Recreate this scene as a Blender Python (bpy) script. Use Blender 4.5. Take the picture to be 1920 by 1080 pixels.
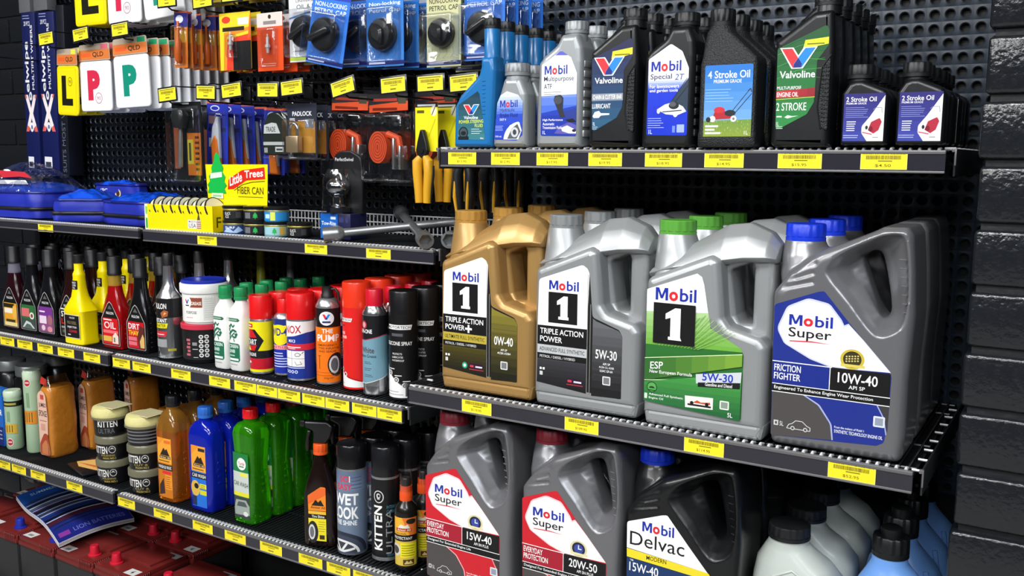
import bpy, bmesh, math, random
from mathutils import Matrix, Vector
random.seed(7)
for o in list(bpy.data.objects): bpy.data.objects.remove(o, do_unlink=True)
SC = bpy.context.scene
COL = SC.collection
# ------------------------------------------------------------------ camera
cam = bpy.data.cameras.new('camera'); cam.sensor_width = 36.0; cam.lens = 1758.74/1920*36; cam.clip_start = 0.02
camo = bpy.data.objects.new('camera', cam); COL.objects.link(camo)
camo.matrix_world = Matrix(((0.84856052, -0.07893262, 0.52317749, 0.0), (0.52904764, 0.11289204, -0.84104934, -1.863),
                            (0.00732365, 0.99046708, 0.13755484, 1.45), (0, 0, 0, 1)))
SC.camera = camo
# ------------------------------------------------------------------ world, lights, exposure
W = bpy.data.worlds.new('world'); SC.world = W; W.use_nodes = True
W.node_tree.nodes['Background'].inputs[0].default_value = (0.75, 0.86, 1.0, 1)
W.node_tree.nodes['Background'].inputs[1].default_value = 0.03
def area(name, loc, aim, sx, sy, power, color=(1, 1, 1)):
    l = bpy.data.lights.new(name, 'AREA'); l.shape = 'RECTANGLE'; l.size = sx; l.size_y = sy; l.energy = power; l.color = color
    o = bpy.data.objects.new(name, l); COL.objects.link(o); o.location = loc
    o.rotation_euler = (Vector(aim)-Vector(loc)).to_track_quat('-Z', 'Y').to_euler(); return o
area('ceiling_light_panel', (-0.7, -2.1, 2.95), (-0.7, -1.75, 0), 1.6, 0.5, 46)
area('ceiling_light_panel', (-2.8, -2.1, 2.95), (-2.8, -1.75, 0), 1.6, 0.5, 46)
area('ceiling_light_panel', (1.3, -2.6, 2.95), (1.1, -2.2, 0), 1.2, 0.5, 36, (.90, .95, 1))
area('ceiling_light_panel', (-2.2, -4.1, 2.95), (-2.2, -2.4, .8), 2.4, 0.6, 75)
area('ceiling_light_panel', (0.8, -4.6, 2.95), (0.4, -2.6, .9), 2.4, 0.6, 60, (.92, .96, 1))
VS = SC.view_settings; SC.display_settings.display_device = 'sRGB'
VS.view_transform = 'Standard'; VS.look = 'None'; VS.gamma = 1.0; VS.use_curve_mapping = False; VS.exposure = 0.32

# ------------------------------------------------------------------ materials
def lin(h):
    h = h.lstrip('#'); c = [int(h[i:i+2], 16)/255 for i in (0, 2, 4)]
    return tuple(x/12.92 if x <= .04045 else ((x+.055)/1.055)**2.4 for x in c)+(1,)
_M = {}
def M(h, rough=.38, metal=0., trans=0., coat=0., bump=0., bscale=60., ior=1.45, spec=.5, alpha=1., var=.06):
    k = (h, rough, metal, trans, coat, bump, bscale, alpha, spec)
    if k in _M: return _M[k]
    m = bpy.data.materials.new('mat_'+h.strip('#')+('_%d' % len(_M))); m.use_nodes = True
    nt = m.node_tree; b = nt.nodes['Principled BSDF']
    b.inputs['Base Color'].default_value = lin(h); b.inputs['Metallic'].default_value = metal
    b.inputs['Transmission Weight'].default_value = trans; b.inputs['IOR'].default_value = ior
    b.inputs['Coat Weight'].default_value = coat; b.inputs['Coat Roughness'].default_value = .08
    b.inputs['Specular IOR Level'].default_value = spec; b.inputs['Alpha'].default_value = alpha
    tc = nt.nodes.new('ShaderNodeTexCoord'); n = nt.nodes.new('ShaderNodeTexNoise'); n.inputs['Scale'].default_value = bscale
    nt.links.new(tc.outputs['Object'], n.inputs['Vector'])
    mr = nt.nodes.new('ShaderNodeMapRange'); mr.inputs['To Min'].default_value = max(.02, rough-var); mr.inputs['To Max'].default_value = rough+var
    nt.links.new(n.outputs['Fac'], mr.inputs['Value']); nt.links.new(mr.outputs['Result'], b.inputs['Roughness'])
    if bump:
        bp = nt.nodes.new('ShaderNodeBump'); bp.inputs['Strength'].default_value = bump; bp.inputs['Distance'].default_value = .004
        nt.links.new(n.outputs['Fac'], bp.inputs['Height']); nt.links.new(bp.outputs['Normal'], b.inputs['Normal'])
    _M[k] = m; return m
def clear_plastic(lo=.07, strength=.5, dist=.004):
    m = bpy.data.materials.new('clear_plastic'); m.use_nodes = True; nt = m.node_tree; nt.nodes.clear()
    out = nt.nodes.new('ShaderNodeOutputMaterial'); t = nt.nodes.new('ShaderNodeBsdfTransparent'); g = nt.nodes.new('ShaderNodeBsdfGlossy')
    t.inputs[0].default_value = (.93, .94, .96, 1); g.inputs['Roughness'].default_value = .08
    lw = nt.nodes.new('ShaderNodeLayerWeight'); lw.inputs[0].default_value = .18
    mr = nt.nodes.new('ShaderNodeMapRange'); mr.inputs['To Min'].default_value = lo; mr.inputs['To Max'].default_value = .75
    n = nt.nodes.new('ShaderNodeTexNoise'); n.inputs['Scale'].default_value = 26.; tc = nt.nodes.new('ShaderNodeTexCoord')
    bp = nt.nodes.new('ShaderNodeBump'); bp.inputs['Strength'].default_value = strength; bp.inputs['Distance'].default_value = dist
    mx = nt.nodes.new('ShaderNodeMixShader')
    nt.links.new(tc.outputs['Object'], n.inputs['Vector']); nt.links.new(n.outputs['Fac'], bp.inputs['Height'])
    nt.links.new(bp.outputs['Normal'], g.inputs['Normal']); nt.links.new(lw.outputs['Facing'], mr.inputs['Value'])
    nt.links.new(mr.outputs['Result'], mx.inputs[0]); nt.links.new(t.outputs[0], mx.inputs[1]); nt.links.new(g.outputs[0], mx.inputs[2])
    nt.links.new(mx.outputs[0], out.inputs[0]); return m
CLEAR = clear_plastic(); FILM = clear_plastic(.22, 1., .009)
def brick_paint():
    m = M('#1b1d21', .18, bump=.30, bscale=130., var=.10, spec=.7); m.name = 'black_painted_brick'
    nt = m.node_tree; n = [x for x in nt.nodes if x.type == 'TEX_NOISE'][0]; n.inputs['Detail'].default_value = 3.; n.inputs['Roughness'].default_value = .45
    return m

# ------------------------------------------------------------------ mesh builder
class MB:
    def __init__(s): s.v = []; s.f = []; s.m = []; s.mats = []
    def mi(s, mat):
        if mat not in s.mats: s.mats.append(mat)
        return s.mats.index(mat)
    def add(s, vf, mat, T=None):
        v, f = vf; o = len(s.v); k = s.mi(mat)
        s.v += [tuple(T @ Vector(p)) for p in v] if T is not None else [tuple(p) for p in v]
        for q in f: s.f.append(tuple(i+o for i in q)); s.m.append(k)
        return s
    def obj(s, name, parent=None, loc=None, angle=38, smooth=True):
        me = bpy.data.meshes.new(name); me.from_pydata(s.v, [], s.f)
        for m in s.mats: me.materials.append(m)
        me.polygons.foreach_set('material_index', s.m); me.polygons.foreach_set('use_smooth', [smooth]*len(s.f)); me.update()
        if smooth: me.set_sharp_from_angle(angle=math.radians(angle))
        o = bpy.data.objects.new(name, me); COL.objects.link(o)
        if parent is not None: o.parent = parent
        if loc is not None: o.location = loc
        return o
def one(vf, mat, name, parent=None, loc=None, **k): return MB().add(vf, mat).obj(name, parent, loc, **k)

def box(x0, x1, y0, y1, z0, z1, b=0., seg=2):
    bm = bmesh.new(); bmesh.ops.create_cube(bm, size=1)
    for v in bm.verts: v.co = ((x0+x1)/2+v.co.x*(x1-x0), (y0+y1)/2+v.co.y*(y1-y0), (z0+z1)/2+v.co.z*(z1-z0))
    if b: bmesh.ops.bevel(bm, geom=bm.edges[:], offset=b, segments=seg, profile=.5, affect='EDGES')
    bm.verts.index_update(); r = ([v.co.copy() for v in bm.verts], [[v.index for v in f.verts] for f in bm.faces]); bm.free(); return r
def sup(hx, hy, p, n=36):
    out = []
    for i in range(n):
        a = 2*math.pi*i/n-math.pi/2; c, s = math.cos(a), math.sin(a)
        out.append((math.copysign(abs(c)**(2/p), c)*hx, math.copysign(abs(s)**(2/p), s)*hy))
    return out
def loft(secs, n=36, cx=0., cy=0., top=True, bottom=True):
    """sections (z, half_x, half_y, power, offset_x, offset_y) from bottom to top"""
    v = []; f = []
    for s in secs:
        z, hx, hy = s[:3]; p = s[3] if len(s) > 3 else 2; ox = s[4] if len(s) > 4 else 0; oy = s[5] if len(s) > 5 else 0
        v += [(cx+ox+a, cy+oy+b, z) for a, b in sup(hx, hy, p, n)]
    for k in range(len(secs)-1):
        for i in range(n): j = (i+1) % n; f.append((k*n+i, k*n+j, (k+1)*n+j, (k+1)*n+i))
    if bottom: f.append(tuple(range(n-1, -1, -1)))
    if top: f.append(tuple(range((len(secs)-1)*n, len(secs)*n)))
    return v, f
def lathe(prof, n=32, cx=0., cy=0., **k): return loft([(z, r, r) for r, z in prof], n, cx, cy, **k)
def tube(pts, r, n=8, closed=False):
    P = [Vector(p) for p in pts]; v = []; f = []; N = len(P); up = None
    for i, p in enumerate(P):
        a = P[i-1] if (i > 0 or closed) else p; b = P[(i+1) % N] if (i < N-1 or closed) else p
        t = (b-a).normalized()
        if up is None:
            up = Vector((0, 0, 1)) if abs(t.z) < .9 else Vector((1, 0, 0))
        s = t.cross(up).normalized(); up = s.cross(t).normalized(); rr = r[i] if isinstance(r, (list, tuple)) else r
        v += [p+s*(math.cos(2*math.pi*k/n)*rr)+up*(math.sin(2*math.pi*k/n)*rr) for k in range(n)]
    for i in range(N if closed else N-1):
        for k in range(n): a = i*n+k; b = i*n+(k+1) % n; c = ((i+1) % N)*n; f.append((a, b, c+(k+1) % n, c+k))
    if not closed: f += [tuple(range(n-1, -1, -1)), tuple(range((N-1)*n, N*n))]
    return v, f
def fillet(pts, r=0., k=4):
    out = []; N = len(pts)
    for i, q in enumerate(pts):
        rr = q[2] if len(q) > 2 else r
        p = Vector(q[:2]); a = Vector(pts[i-1][:2])-p; b = Vector(pts[(i+1) % N][:2])-p
        la, lb = a.length, b.length
        if rr <= 0 or la < 1e-6 or lb < 1e-6: out.append(tuple(p)); continue
        ang = a.angle(b)
        if ang > 3.05: out.append(tuple(p)); continue
        d = min(rr/max(math.tan(ang/2), .05), la*.48, lb*.48); A = p+a/la*d; B = p+b/lb*d
        for t in range(k+1): t /= k; out.append(tuple(A*(1-t)**2+p*(2*t*(1-t))+B*t*t))
    return out
def _tmp_mesh(cu):
    o = bpy.data.objects.new('tmp', cu); me = o.to_mesh(); v = [p.co.copy() for p in me.vertices]; f = [tuple(p.vertices) for p in me.polygons]
    o.to_mesh_clear(); bpy.data.objects.remove(o); return v, f
def plate(outs, y0, y1, bev=.0, res=2, scale=.001, r=0.):
    """bevelled slab: outlines (x, z) in mm, first the outer one then holes; the front is at y0"""
    if not isinstance(outs[0], list): outs = [outs]
    cu = bpy.data.curves.new('tmp', 'CURVE'); cu.dimensions = '2D'; cu.fill_mode = 'BOTH'
    h = (y1-y0)/2; bev = min(bev, h*.98); cu.extrude = h-bev; cu.bevel_depth = bev; cu.bevel_resolution = res; cu.offset = -bev
    for o in outs:
        q = fillet([tuple(c*scale for c in p) for p in o], r*scale); s = cu.splines.new('POLY'); s.points.add(len(q)-1)
        for pt, a in zip(s.points, q): pt.co = (a[0], a[1], 0, 1)
        s.use_cyclic_u = True
    v, f = _tmp_mesh(cu); bpy.data.curves.remove(cu); ym = (y0+y1)/2
    return [Vector((p.x, ym-p.z, p.y)) for p in v], f
_T = {}
def textmesh(s, bold):
    k = (s, bold)
    if k not in _T:
        cu = bpy.data.curves.new('tmp', 'FONT'); cu.body = s; cu.size = 1; cu.resolution_u = 3; cu.offset = .013*bold
        v, f = _tmp_mesh(cu); bpy.data.curves.remove(cu)
        xs = [p.x for p in v]; ys = [p.y for p in v]; x0, x1, y0, y1 = min(xs), max(xs), min(ys), max(ys)
        _T[k] = ([((p.x-x0)/(x1-x0), (p.y-y0)/(y1-y0)) for p in v], f)
    return _T[k]
def clip(poly, axis, lo, hi):
    for sgn, lim in ((1, lo), (-1, -hi)):
        out = []
        for i, p in enumerate(poly):
            q = poly[i-1]; a = sgn*q[axis]-lim; b = sgn*p[axis]-lim
            if (a < 0) != (b < 0): t = a/(a-b); out.append((q[0]+(p[0]-q[0])*t, q[1]+(p[1]-q[1])*t))
            if b >= 0: out.append(p)
        poly = out
        if not poly: return poly
    return poly
def mixh(a, b, t):
    f = lambda h: [int(h.lstrip('#')[i:i+2], 16) for i in (0, 2, 4)]
    return '#%02x%02x%02x' % tuple(int(round(x*(1-t)+y*t)) for x, y in zip(f(a), f(b)))
class Lab:
    """printed label drawn in millimetres (u right, v up) and laid on a surface by map(u, v, lift)"""
    def __init__(s, rough=.36, step=None): s.e = []; s.k = 0; s.rough = rough; s.step = step
    def poly(s, pts, c, r=0.):
        pts = fillet(list(pts), r)
        s.k += 1; s._p(pts, c); return s
    def _p(s, pts, c):
        if s.step:
            xs = [p[0] for p in pts]; a = min(xs); b = max(xs); n = max(1, int(math.ceil((b-a)/s.step)))
            for i in range(n):
                q = clip(pts, 0, a+(b-a)*i/n, a+(b-a)*(i+1)/n)
                if len(q) > 2: s.e.append((q, [tuple(range(len(q)))], c, s.k))
        else: s.e.append((pts, [tuple(range(len(pts)))], c, s.k))
    def rect(s, x0, z0, x1, z1, c, r=0.): return s.poly([(x0, z0), (x1, z0), (x1, z1), (x0, z1)], c, r)
    def quad(s, a, b, c_, d, c): return s.poly([a, b, c_, d], c)
    def grad(s, pts, c0, c1, n=8, axis=1, r=0.):
        pts = fillet(list(pts), r); xs = [p[axis] for p in pts]; a, b = min(xs), max(xs); s.k += 1
        for i in range(n):
            q = clip(pts, axis, a+(b-a)*i/n, a+(b-a)*(i+1)/n)
            if len(q) > 2: s._p(q, mixh(c0, c1, (i+.5)/n))
        return s
    def ell(s, cx, cz, rx, rz, c, n=28, a0=0., a1=360.):
        return s.poly([(cx+rx*math.cos(math.radians(a0+(a1-a0)*i/n)), cz+rz*math.sin(math.radians(a0+(a1-a0)*i/n))) for i in range(n if a1-a0 == 360 else n+1)], c)
    def line(s, pts, w, c):
        s.k += 1
        for (a, b) in zip(pts[:-1], pts[1:]):
            d = Vector((b[0]-a[0], b[1]-a[1])); L = d.length or 1; n = Vector((-d.y, d.x))/L*w/2
            s._p([(a[0]+n.x, a[1]+n.y), (a[0]-n.x, a[1]-n.y), (b[0]-n.x, b[1]-n.y), (b[0]+n.x, b[1]+n.y)], c)
        return s
    def text(s, t, x0, z0, x1, z1, c, bold=0., rot=0, skew=0., italic=0.):
        v, f = textmesh(t, bold); s.k += 1
        if rot == 90: v = [(1-b, a) for a, b in v]
        p = [(x0+a*(x1-x0)+italic*b*(z1-z0), z0+b*(z1-z0)+skew*a*(x1-x0)) for a, b in v]
        if s.step:
            for g in f: s._p([p[i] for i in g], c)
        else: s.e.append((p, f, c, s.k))
        return s
    def mobil(s, x0, z0, x1, z1, b=1.3):
        w = x1-x0; h = z1-z0
        s.poly([(x0+a*.31*w, z0+c*.96*h) for a, c in ((0, 0), (0, 1), (.27, 1), (.5, .40), (.73, 1), (1, 1), (1, 0), (.79, 0), (.79, .68), (.59, .14), (.41, .14), (.21, .68), (.21, 0))], '#1c2f9c'); s.text('o', x0+.335*w, z0-.01*h, x0+.555*w, z0+.73*h, '#d8262f', b+1.6)
        return s.text('bil', x0+.60*w, z0, x1, z1, '#1c2f9c', b)
    def vee(s, x0, z0, x1, z1):
        w = x1-x0; h = z1-z0; P = lambda *q: [(x0+a*w, z0+b*h) for a, b in q]
        s.poly(P((0, 1), (.36, 1), (.5, .62), (.64, 1), (1, 1), (.63, 0), (.33, 0)), '#f4f4f4')
        s.poly(P((.05, .95), (.33, .95), (.60, .22), (.50, .05), (.36, .05)), '#e03038')
        s.poly(P((.95, .95), (.68, .95), (.38, .22), (.38, .05), (.60, .05)), '#1f84d8')
        return s.poly(P((.50, .50), (.605, .22), (.58, .05), (.38, .05), (.39, .20)), '#1c2c7c')
    def fine(s, x0, z0, x1, n, dz, c, th=.9, jit=.25):
        for i in range(n):
            z = z0-i*dz; s.rect(x0, z, x1-(x1-x0)*jit*random.random(), z+th, c)
        return s
    def build(s, name, parent, mp, loc=None):
        mb = MB(); bb = {}; lay = {}
        for pts, fs, c, k in s.e:
            q = bb.setdefault(k, [1e9, 1e9, -1e9, -1e9])
            for u, v in pts: q[0] = min(q[0], u); q[1] = min(q[1], v); q[2] = max(q[2], u); q[3] = max(q[3], v)
        for k in sorted(bb):
            q = bb[k]; lay[k] = 1+max([lay[j] for j in lay if bb[j][0] < q[2] and bb[j][2] > q[0] and bb[j][1] < q[3] and bb[j][3] > q[1]] or [0])
        for pts, fs, c, k in s.e:
            mb.add(([mp(u*.001, v*.001, .0003+lay[k]*.00008) for u, v in pts], fs), c if not isinstance(c, str) else M(c, s.rough))
        return mb.obj(name, parent, loc, smooth=False)
def flat(x=0., y=0., z=0.): return lambda u, v, d: (x+u, y-d, z+v)
def cyl(r, cx=0., cy=0., z=0., turn=0.):
    return lambda u, v, d: (cx+(r+d)*math.sin(u/r+turn), cy-(r+d)*math.cos(u/r+turn), z+v)
def supmap(hx, hy, p, cx=0., cy=0., z=0.):
    N = 720; P = []
    for i in range(N+1):
        a = -math.pi+2*math.pi*i/N; c, q = math.sin(a), -math.cos(a)
        P.append(Vector((math.copysign(abs(c)**(2/p), c)*hx, math.copysign(abs(q)**(2/p), q)*hy)))
    L = [0.]
    for a, b in zip(P[:-1], P[1:]): L.append(L[-1]+(b-a).length)
    mid = L[N//2]
    def f(u, v, d):
        s = u+mid; lo, hi = 0, N
        while hi-lo > 1:
            m = (lo+hi)//2
            if L[m] <= s: lo = m
            else: hi = m
        t = (s-L[lo])/max(L[hi]-L[lo], 1e-9); q = P[lo].lerp(P[hi], t); tg = (P[hi]-P[lo]).normalized(); n = Vector((tg.y, -tg.x))
        return (cx+q.x+n.x*d, cy+q.y+n.y*d, z+v)
    return f
# ------------------------------------------------------------------ things, parts, copies
def thing(name, loc, label, cat, group=None, rz=0.):
    o = bpy.data.objects.new(name, None); COL.objects.link(o); o.location = loc; o.rotation_euler = (0, 0, rz); o.empty_display_size = .02
    return tag(o, label, cat, group)
def tag(o, label, cat, group=None):
    o['label'] = label; o['category'] = cat
    if group: o['group'] = group
    return o
def dup(src, loc, label, group=None, rz=None):
    r = src.copy(); COL.objects.link(r); r.location = loc; r['label'] = label
    if group: r['group'] = group
    if rz is not None: r.rotation_euler = (0, 0, rz)
    for ch in list(src.children):
        c = ch.copy(); COL.objects.link(c); c.parent = r
        for g in list(ch.children): d = g.copy(); COL.objects.link(d); d.parent = c
    return r
ORD = ['front', 'second', 'third', 'fourth', 'fifth', 'sixth', 'seventh', 'eighth', 'ninth']
def row(src, n, pitch, what, group, dx=0., turn=0.):
    """copies of a front item, one behind the other, going back along the shelf"""
    src['group'] = group; L = src.location.copy(); out = [src]
    for i in range(1, n):
        out.append(dup(src, (L.x+dx*i+random.uniform(-.002, .002), L.y+pitch*i, L.z), '%s, %s from the front of its row' % (what, ORD[i]), group, src.rotation_euler[2]+random.uniform(-turn, turn)))
    return out
def structure(o): o['kind'] = 'structure'; return o
def screw_cap(r, h, z, cx, cy, n=40, rib=.03, lip=True):
    """closure with vertical ribs and a band below"""
    v = []; f = []; N = n*2; zs = [(z, 1), (z+h*.22, 1), (z+h*.24, .965), (z+h*.28, .965), (z+h*.3, 1), (z+h*.93, .985), (z+h, .93)]
    for k, (zz, s) in enumerate(zs):
        for i in range(N):
            a = 2*math.pi*i/N; rr = r*s*(1-(rib if (i//2) % 2 and k > 3 else 0)); v.append((cx+rr*math.cos(a), cy+rr*math.sin(a), zz))
    for k in range(len(zs)-1):
        for i in range(N): j = (i+1) % N; f.append((k*N+i, k*N+j, (k+1)*N+j, (k+1)*N+i))
    f.append(tuple(range(N-1, -1, -1))); f.append(tuple(range((len(zs)-1)*N, len(zs)*N))); return v, f

def fused(adds, cuts, mat, name, parent, voxel=.0028, smooth=6, angle=60):
    """solids merged, carved and smoothed into one moulded skin"""
    def tmp(vf):
        me = bpy.data.meshes.new('tmp'); me.from_pydata([tuple(p) for p in vf[0]], [], [tuple(q) for q in vf[1]]); me.update()
        bm = bmesh.new(); bm.from_mesh(me); bmesh.ops.remove_doubles(bm, verts=bm.verts[:], dist=2e-5); bmesh.ops.recalc_face_normals(bm, faces=bm.faces[:]); bm.to_mesh(me); bm.free()
        o = bpy.data.objects.new('tmp', me); COL.objects.link(o); return o
    v = []; f = []
    for q in adds: o = len(v); v += [tuple(p) for p in q[0]]; f += [tuple(i+o for i in g) for g in q[1]]
    base = tmp((v, f)); extra = []
    rm = base.modifiers.new('r', 'REMESH'); rm.mode = 'VOXEL'; rm.voxel_size = voxel
    for k in cuts:
        c = tmp(k); extra.append(c); md = base.modifiers.new('b', 'BOOLEAN'); md.operation = 'DIFFERENCE'; md.object = c; md.solver = 'EXACT'
    rm = base.modifiers.new('r', 'REMESH'); rm.mode = 'VOXEL'; rm.voxel_size = voxel
    sm = base.modifiers.new('s', 'SMOOTH'); sm.iterations = smooth; sm.factor = .5
    dg = bpy.context.evaluated_depsgraph_get(); me = bpy.data.meshes.new_from_object(base.evaluated_get(dg))
    for q in [base]+extra: bpy.data.objects.remove(q)
    me.materials.clear(); me.materials.append(mat); me.polygons.foreach_set('use_smooth', [True]*len(me.polygons)); me.name = name
    o = bpy.data.objects.new(name, me); COL.objects.link(o); o.parent = parent; return o
def polyloft(rings):
    """closed solid through polygons of equal length: rings = [(y, [(x, z) mm])], front to back"""
    def rnd(q):
        N = len(q); o = []
        for i in range(N):
            a, b, c, d = (Vector(q[(i+k) % N]) for k in (-1, 0, 1, 2))
            for t in (0, .25, .5, .75): o.append(tuple(.5*((2*b)+(c-a)*t+(2*a-5*b+4*c-d)*t*t+(3*b-a-3*c+d)*t**3)))
        return o
    rings = [(y, rnd(q)) for y, q in rings]
    n = len(rings[0][1]); v = [(p[0]*.001, y, p[1]*.001) for y, q in rings for p in q]; f = []
    for k in range(len(rings)-1):
        for i in range(n): j = (i+1) % n; f.append((k*n+i, k*n+j, (k+1)*n+j, (k+1)*n+i))
    f.append(tuple(range(n-1, -1, -1))); f.append(tuple(range((len(rings)-1)*n, len(rings)*n))); return v, f
# ================================================================== SETTING
PX0, PZ0, PITCH = -0.2996, 1.7084, 0.0254      # one hole of the peg panel
def peg_panel(name, i0, i1, j0, j1, n, col, r=.0076):
    v = []; f = []; A = [2*math.pi*k/n+math.pi/n*(0 if n == 16 else 0) for k in range(n)]
    sq = []
    for a in A:
        c, s = math.cos(a), math.sin(a); t = PITCH/2/max(abs(c), abs(s)); sq.append((c*t, s*t))
    rings = [(None, 0.), (r+.0018, -.0004), (r, .0012), (r-.0002, .005)]
    for i in range(i0, i1):
        for j in range(j0, j1):
            cx = PX0+i*PITCH; cz = PZ0+j*PITCH; o = len(v)
            for rr, y in rings:
                v += [((cx+p[0] if rr is None else cx+rr*math.cos(a)), y, (cz+p[1] if rr is None else cz+rr*math.sin(a))) for p, a in zip(sq, A)]
            for k in range(3):
                for q in range(n): w = (q+1) % n; f.append((o+k*n+q, o+k*n+w, o+k*n+n+w, o+k*n+n+q))
    mb = MB(); mb.v = v; mb.f = f; mb.mats = [M(col, .30, var=.08), M('#3a4048', .2, .3, spec=.8)]; mb.m = ([0]*n+[1]*(2*n))*(len(f)//(3*n))  # second, lighter colour paints the glint on the hole rims
    return mb.obj(name, angle=30)
p = peg_panel('pegboard', -33, 7, -34, 13, 16, '#222d3a'); tag(p, 'black perforated steel back panel with round holes behind the oil bottles and jugs', 'back panel')  # lighter blue-grey puts the light falling on this end into the panel colour
p = peg_panel('pegboard', -108, -33, -46, 13, 8, '#0b0e12'); tag(p, 'black perforated back panel behind the hanging packs and left shelves, dotted with small holes', 'back panel')  # same panel type, coloured darker for the weaker light on this side
mb = MB(); mb.add(box(-3.06, .8, .012, .02, .0, 2.6), M('#0b0c0e', .6)); structure(mb.obj('backing_board_1'))  # plain dark backing board behind the panel holes, otherwise unseen
BR = brick_paint()
mb = MB(); rnd = random.Random(3)
for k in range(32):
    zt = 1.443+.0873*(13-k)
    if zt < .05: break
    x = -.1445 + rnd.uniform(-.003, .003); e = rnd.uniform(-.002, .002)
    xs = [x, x+(.235 if k % 2 else .35)] + [x+(.235 if k % 2 else .35)+.24*(q+1) for q in range(3)]
    for a, b in zip(xs[:-1], xs[1:]): mb.add(box(a, b-.008, -.42+e, .01, zt-.0873+.010, zt, .0065, 3), BR)
mb.add(box(-.136, .8, -.411, .012, 0, 2.62), M('#15161a', .6, bump=.5))
structure(mb.obj('wall_right'))
mb = MB()
for k in range(30):
    zt = 1.474+.0873*(13-k)
    if zt < .05: break
    for q in range(-12, 4):
        x = -3.0+.24*q+(.12 if k % 2 else 0)
        if x > -2.45: continue
        mb.add(box(x, x+.232, .045, .12, zt-.0873+.009, zt, .004, 2), BR)
mb.add(box(-6, .8, .052, .14, 0, 2.62), M('#101114', .6, bump=.5)); structure(mb.obj('wall_back'))
structure(one(box(-6, 3, -6, .2, -.05, 0), M('#8d8b86', .35, bump=.05, bscale=9.), 'floor'))
structure(one(box(-6, 3, -6, .2, 3.0, 3.05), M('#d9d9d6', .8), 'ceiling'))

# ================================================================== SHELVES
BLK = M('#141518', .42); STRIP = M('#2c2b33', .18, coat=.5); LIP = M('#727071', .32, .3); WIRE = M('#e4e5e6', .3, .2); WIRED = M('#3e4145', .35, .7); FRAME = M('#2c2f32', .4, .3)
H = .0323
def shelf(name, label, x0, x1, yf, z, pitch=.0131, tray='#0d0e10', rail=None, endL=False, endR=False, h=H, dz=-.0020):
    t = thing(name, ((x0+x1)/2, yf, z), label, 'shelf'); w = (x1-x0)/2
    mb = MB(); n = int(2*w/pitch)
    for i in range(n):
        x = -w+.010+i*(2*w-.02)/(n-1)
        mb.add(tube([(x, .014, dz), (x, -yf-.012, dz)], .0015, 5), WIRED)
        mb.add(tube([(x, .0040, -.0005), (x, .0070, .0014), (x, .0105, .0014), (x, .0160, max(dz, -.0004)), (x, .022, dz)], .0025, 6), WIRE)  # brighter material on the bent wire ends paints their highlights
    obj = mb.obj('deck_wires', t)
    mb = MB()
    for y in (.035, .16, -yf-.1, -yf-.03): mb.add(tube([(-w, y, dz-.0036), (w, y, dz-.0036)], .0022, 6), WIRED)
    mb.add(box(-w, w, .012, -yf-.006, -.012, -.007), M(tray, .45, .2)); mb.obj('deck', t)
    mb = MB()
    mb.add(box(-w, w, 0, .009, -.0062, 0, .0015), LIP); mb.add(box(-w, w, .0018, .008, -h+.003, -.005), STRIP)
    mb.add(box(-w, w, -.0004, .008, -h, -h+.0035, .001), LIP); mb.obj('price_strip', t)
    for s, on in ((-1, endL), (1, endR)):
        mb = MB(); x = s*(w+.011)
        mb.add(box(x-.0015, x+.0015, .012, -yf-.006, -h-.004 if on else -h+.01, .002, .0008), FRAME)
        if on:
            mb.add(box(x-.004, x+.0022, .006, .012, -.003, .003, .001), LIP); mb.add(box(x+.0005, x+.0028, .004, .009, -.022, .003, .0006), LIP)
            for k in range(8): mb.add(tube([(s*(w-.004), .018+k*.055, dz), (x, .018+k*.055, dz)], .002, 5), WIRE)
        mb.obj('end_bracket', t)
    if rail:
        mb = MB(); a, b, hh = rail
        for i in range(int((b-a)/.0125)): mb.add(tube([(a+i*.0125, -.03, 0), (a+i*.0125, -.03, hh)], .0016, 5), WIRE)
        for q in (.05, .55, .98): mb.add(tube([(a, -.031, .002+hh*q), (b, -.031, .002+hh*q)], .0018, 5), WIRE)
        tag(mb.obj('wire_fence', None, ((x0+x1)/2, 0, z)), 'low chrome wire fence along the back of the upper middle shelf', 'wire fence')
    return t
XL, XR, XJ, XJ1, X2R = -1.0913, -.1918, -2.0975, -2.1164, -1.1605
RT, RM, LT, LM, LB, RB = (-.3757, 1.4655), (-.4813, 1.0152), (-.3077, 1.2591), (-.415, .9462), (-.4216, .5799), (-.485, .6205)
shelf('wire_shelf', 'upper right wire shelf carrying the small oil bottles', XL, XR, *RT, endL=True, endR=True, h=.0338, dz=.0022)
shelf('wire_shelf', 'right wire shelf carrying the large five litre oil jugs', XL, XR, *RM, endL=True, endR=True, h=.0325)
shelf('wire_shelf', 'lowest right wire shelf under the red and black labelled jugs', XL, XR, *RB, endR=True)
shelf('wire_shelf', 'upper left shelf carrying the blue zip bags', XJ1-.9, XJ1, *LT, pitch=.0105, tray='#2c2e30', h=.0255)
shelf('wire_shelf', 'upper middle shelf carrying the yellow carton, air freshener cans and wheel wrench', XJ, X2R, *LT, pitch=.0105, tray='#2c2e30', rail=(-.25, .47, .046), endR=True, h=.0305)
shelf('wire_shelf', 'left shelf carrying the long necked additive bottles', XJ1-.9, XJ1, *LM, pitch=.0115)
shelf('wire_shelf', 'middle shelf carrying the grease tubs and spray cans', XJ, X2R, *LM, pitch=.0115, endR=True)
shelf('wire_shelf', 'lower left shelf carrying the jumbo sponges and wax tubs', XJ1-.9, XJ1, *LB, pitch=.0115)
shelf('wire_shelf', 'lower middle shelf carrying the car wash bottles and tyre shine cans', XJ, X2R, *LB, pitch=.0115, endR=True)
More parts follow.
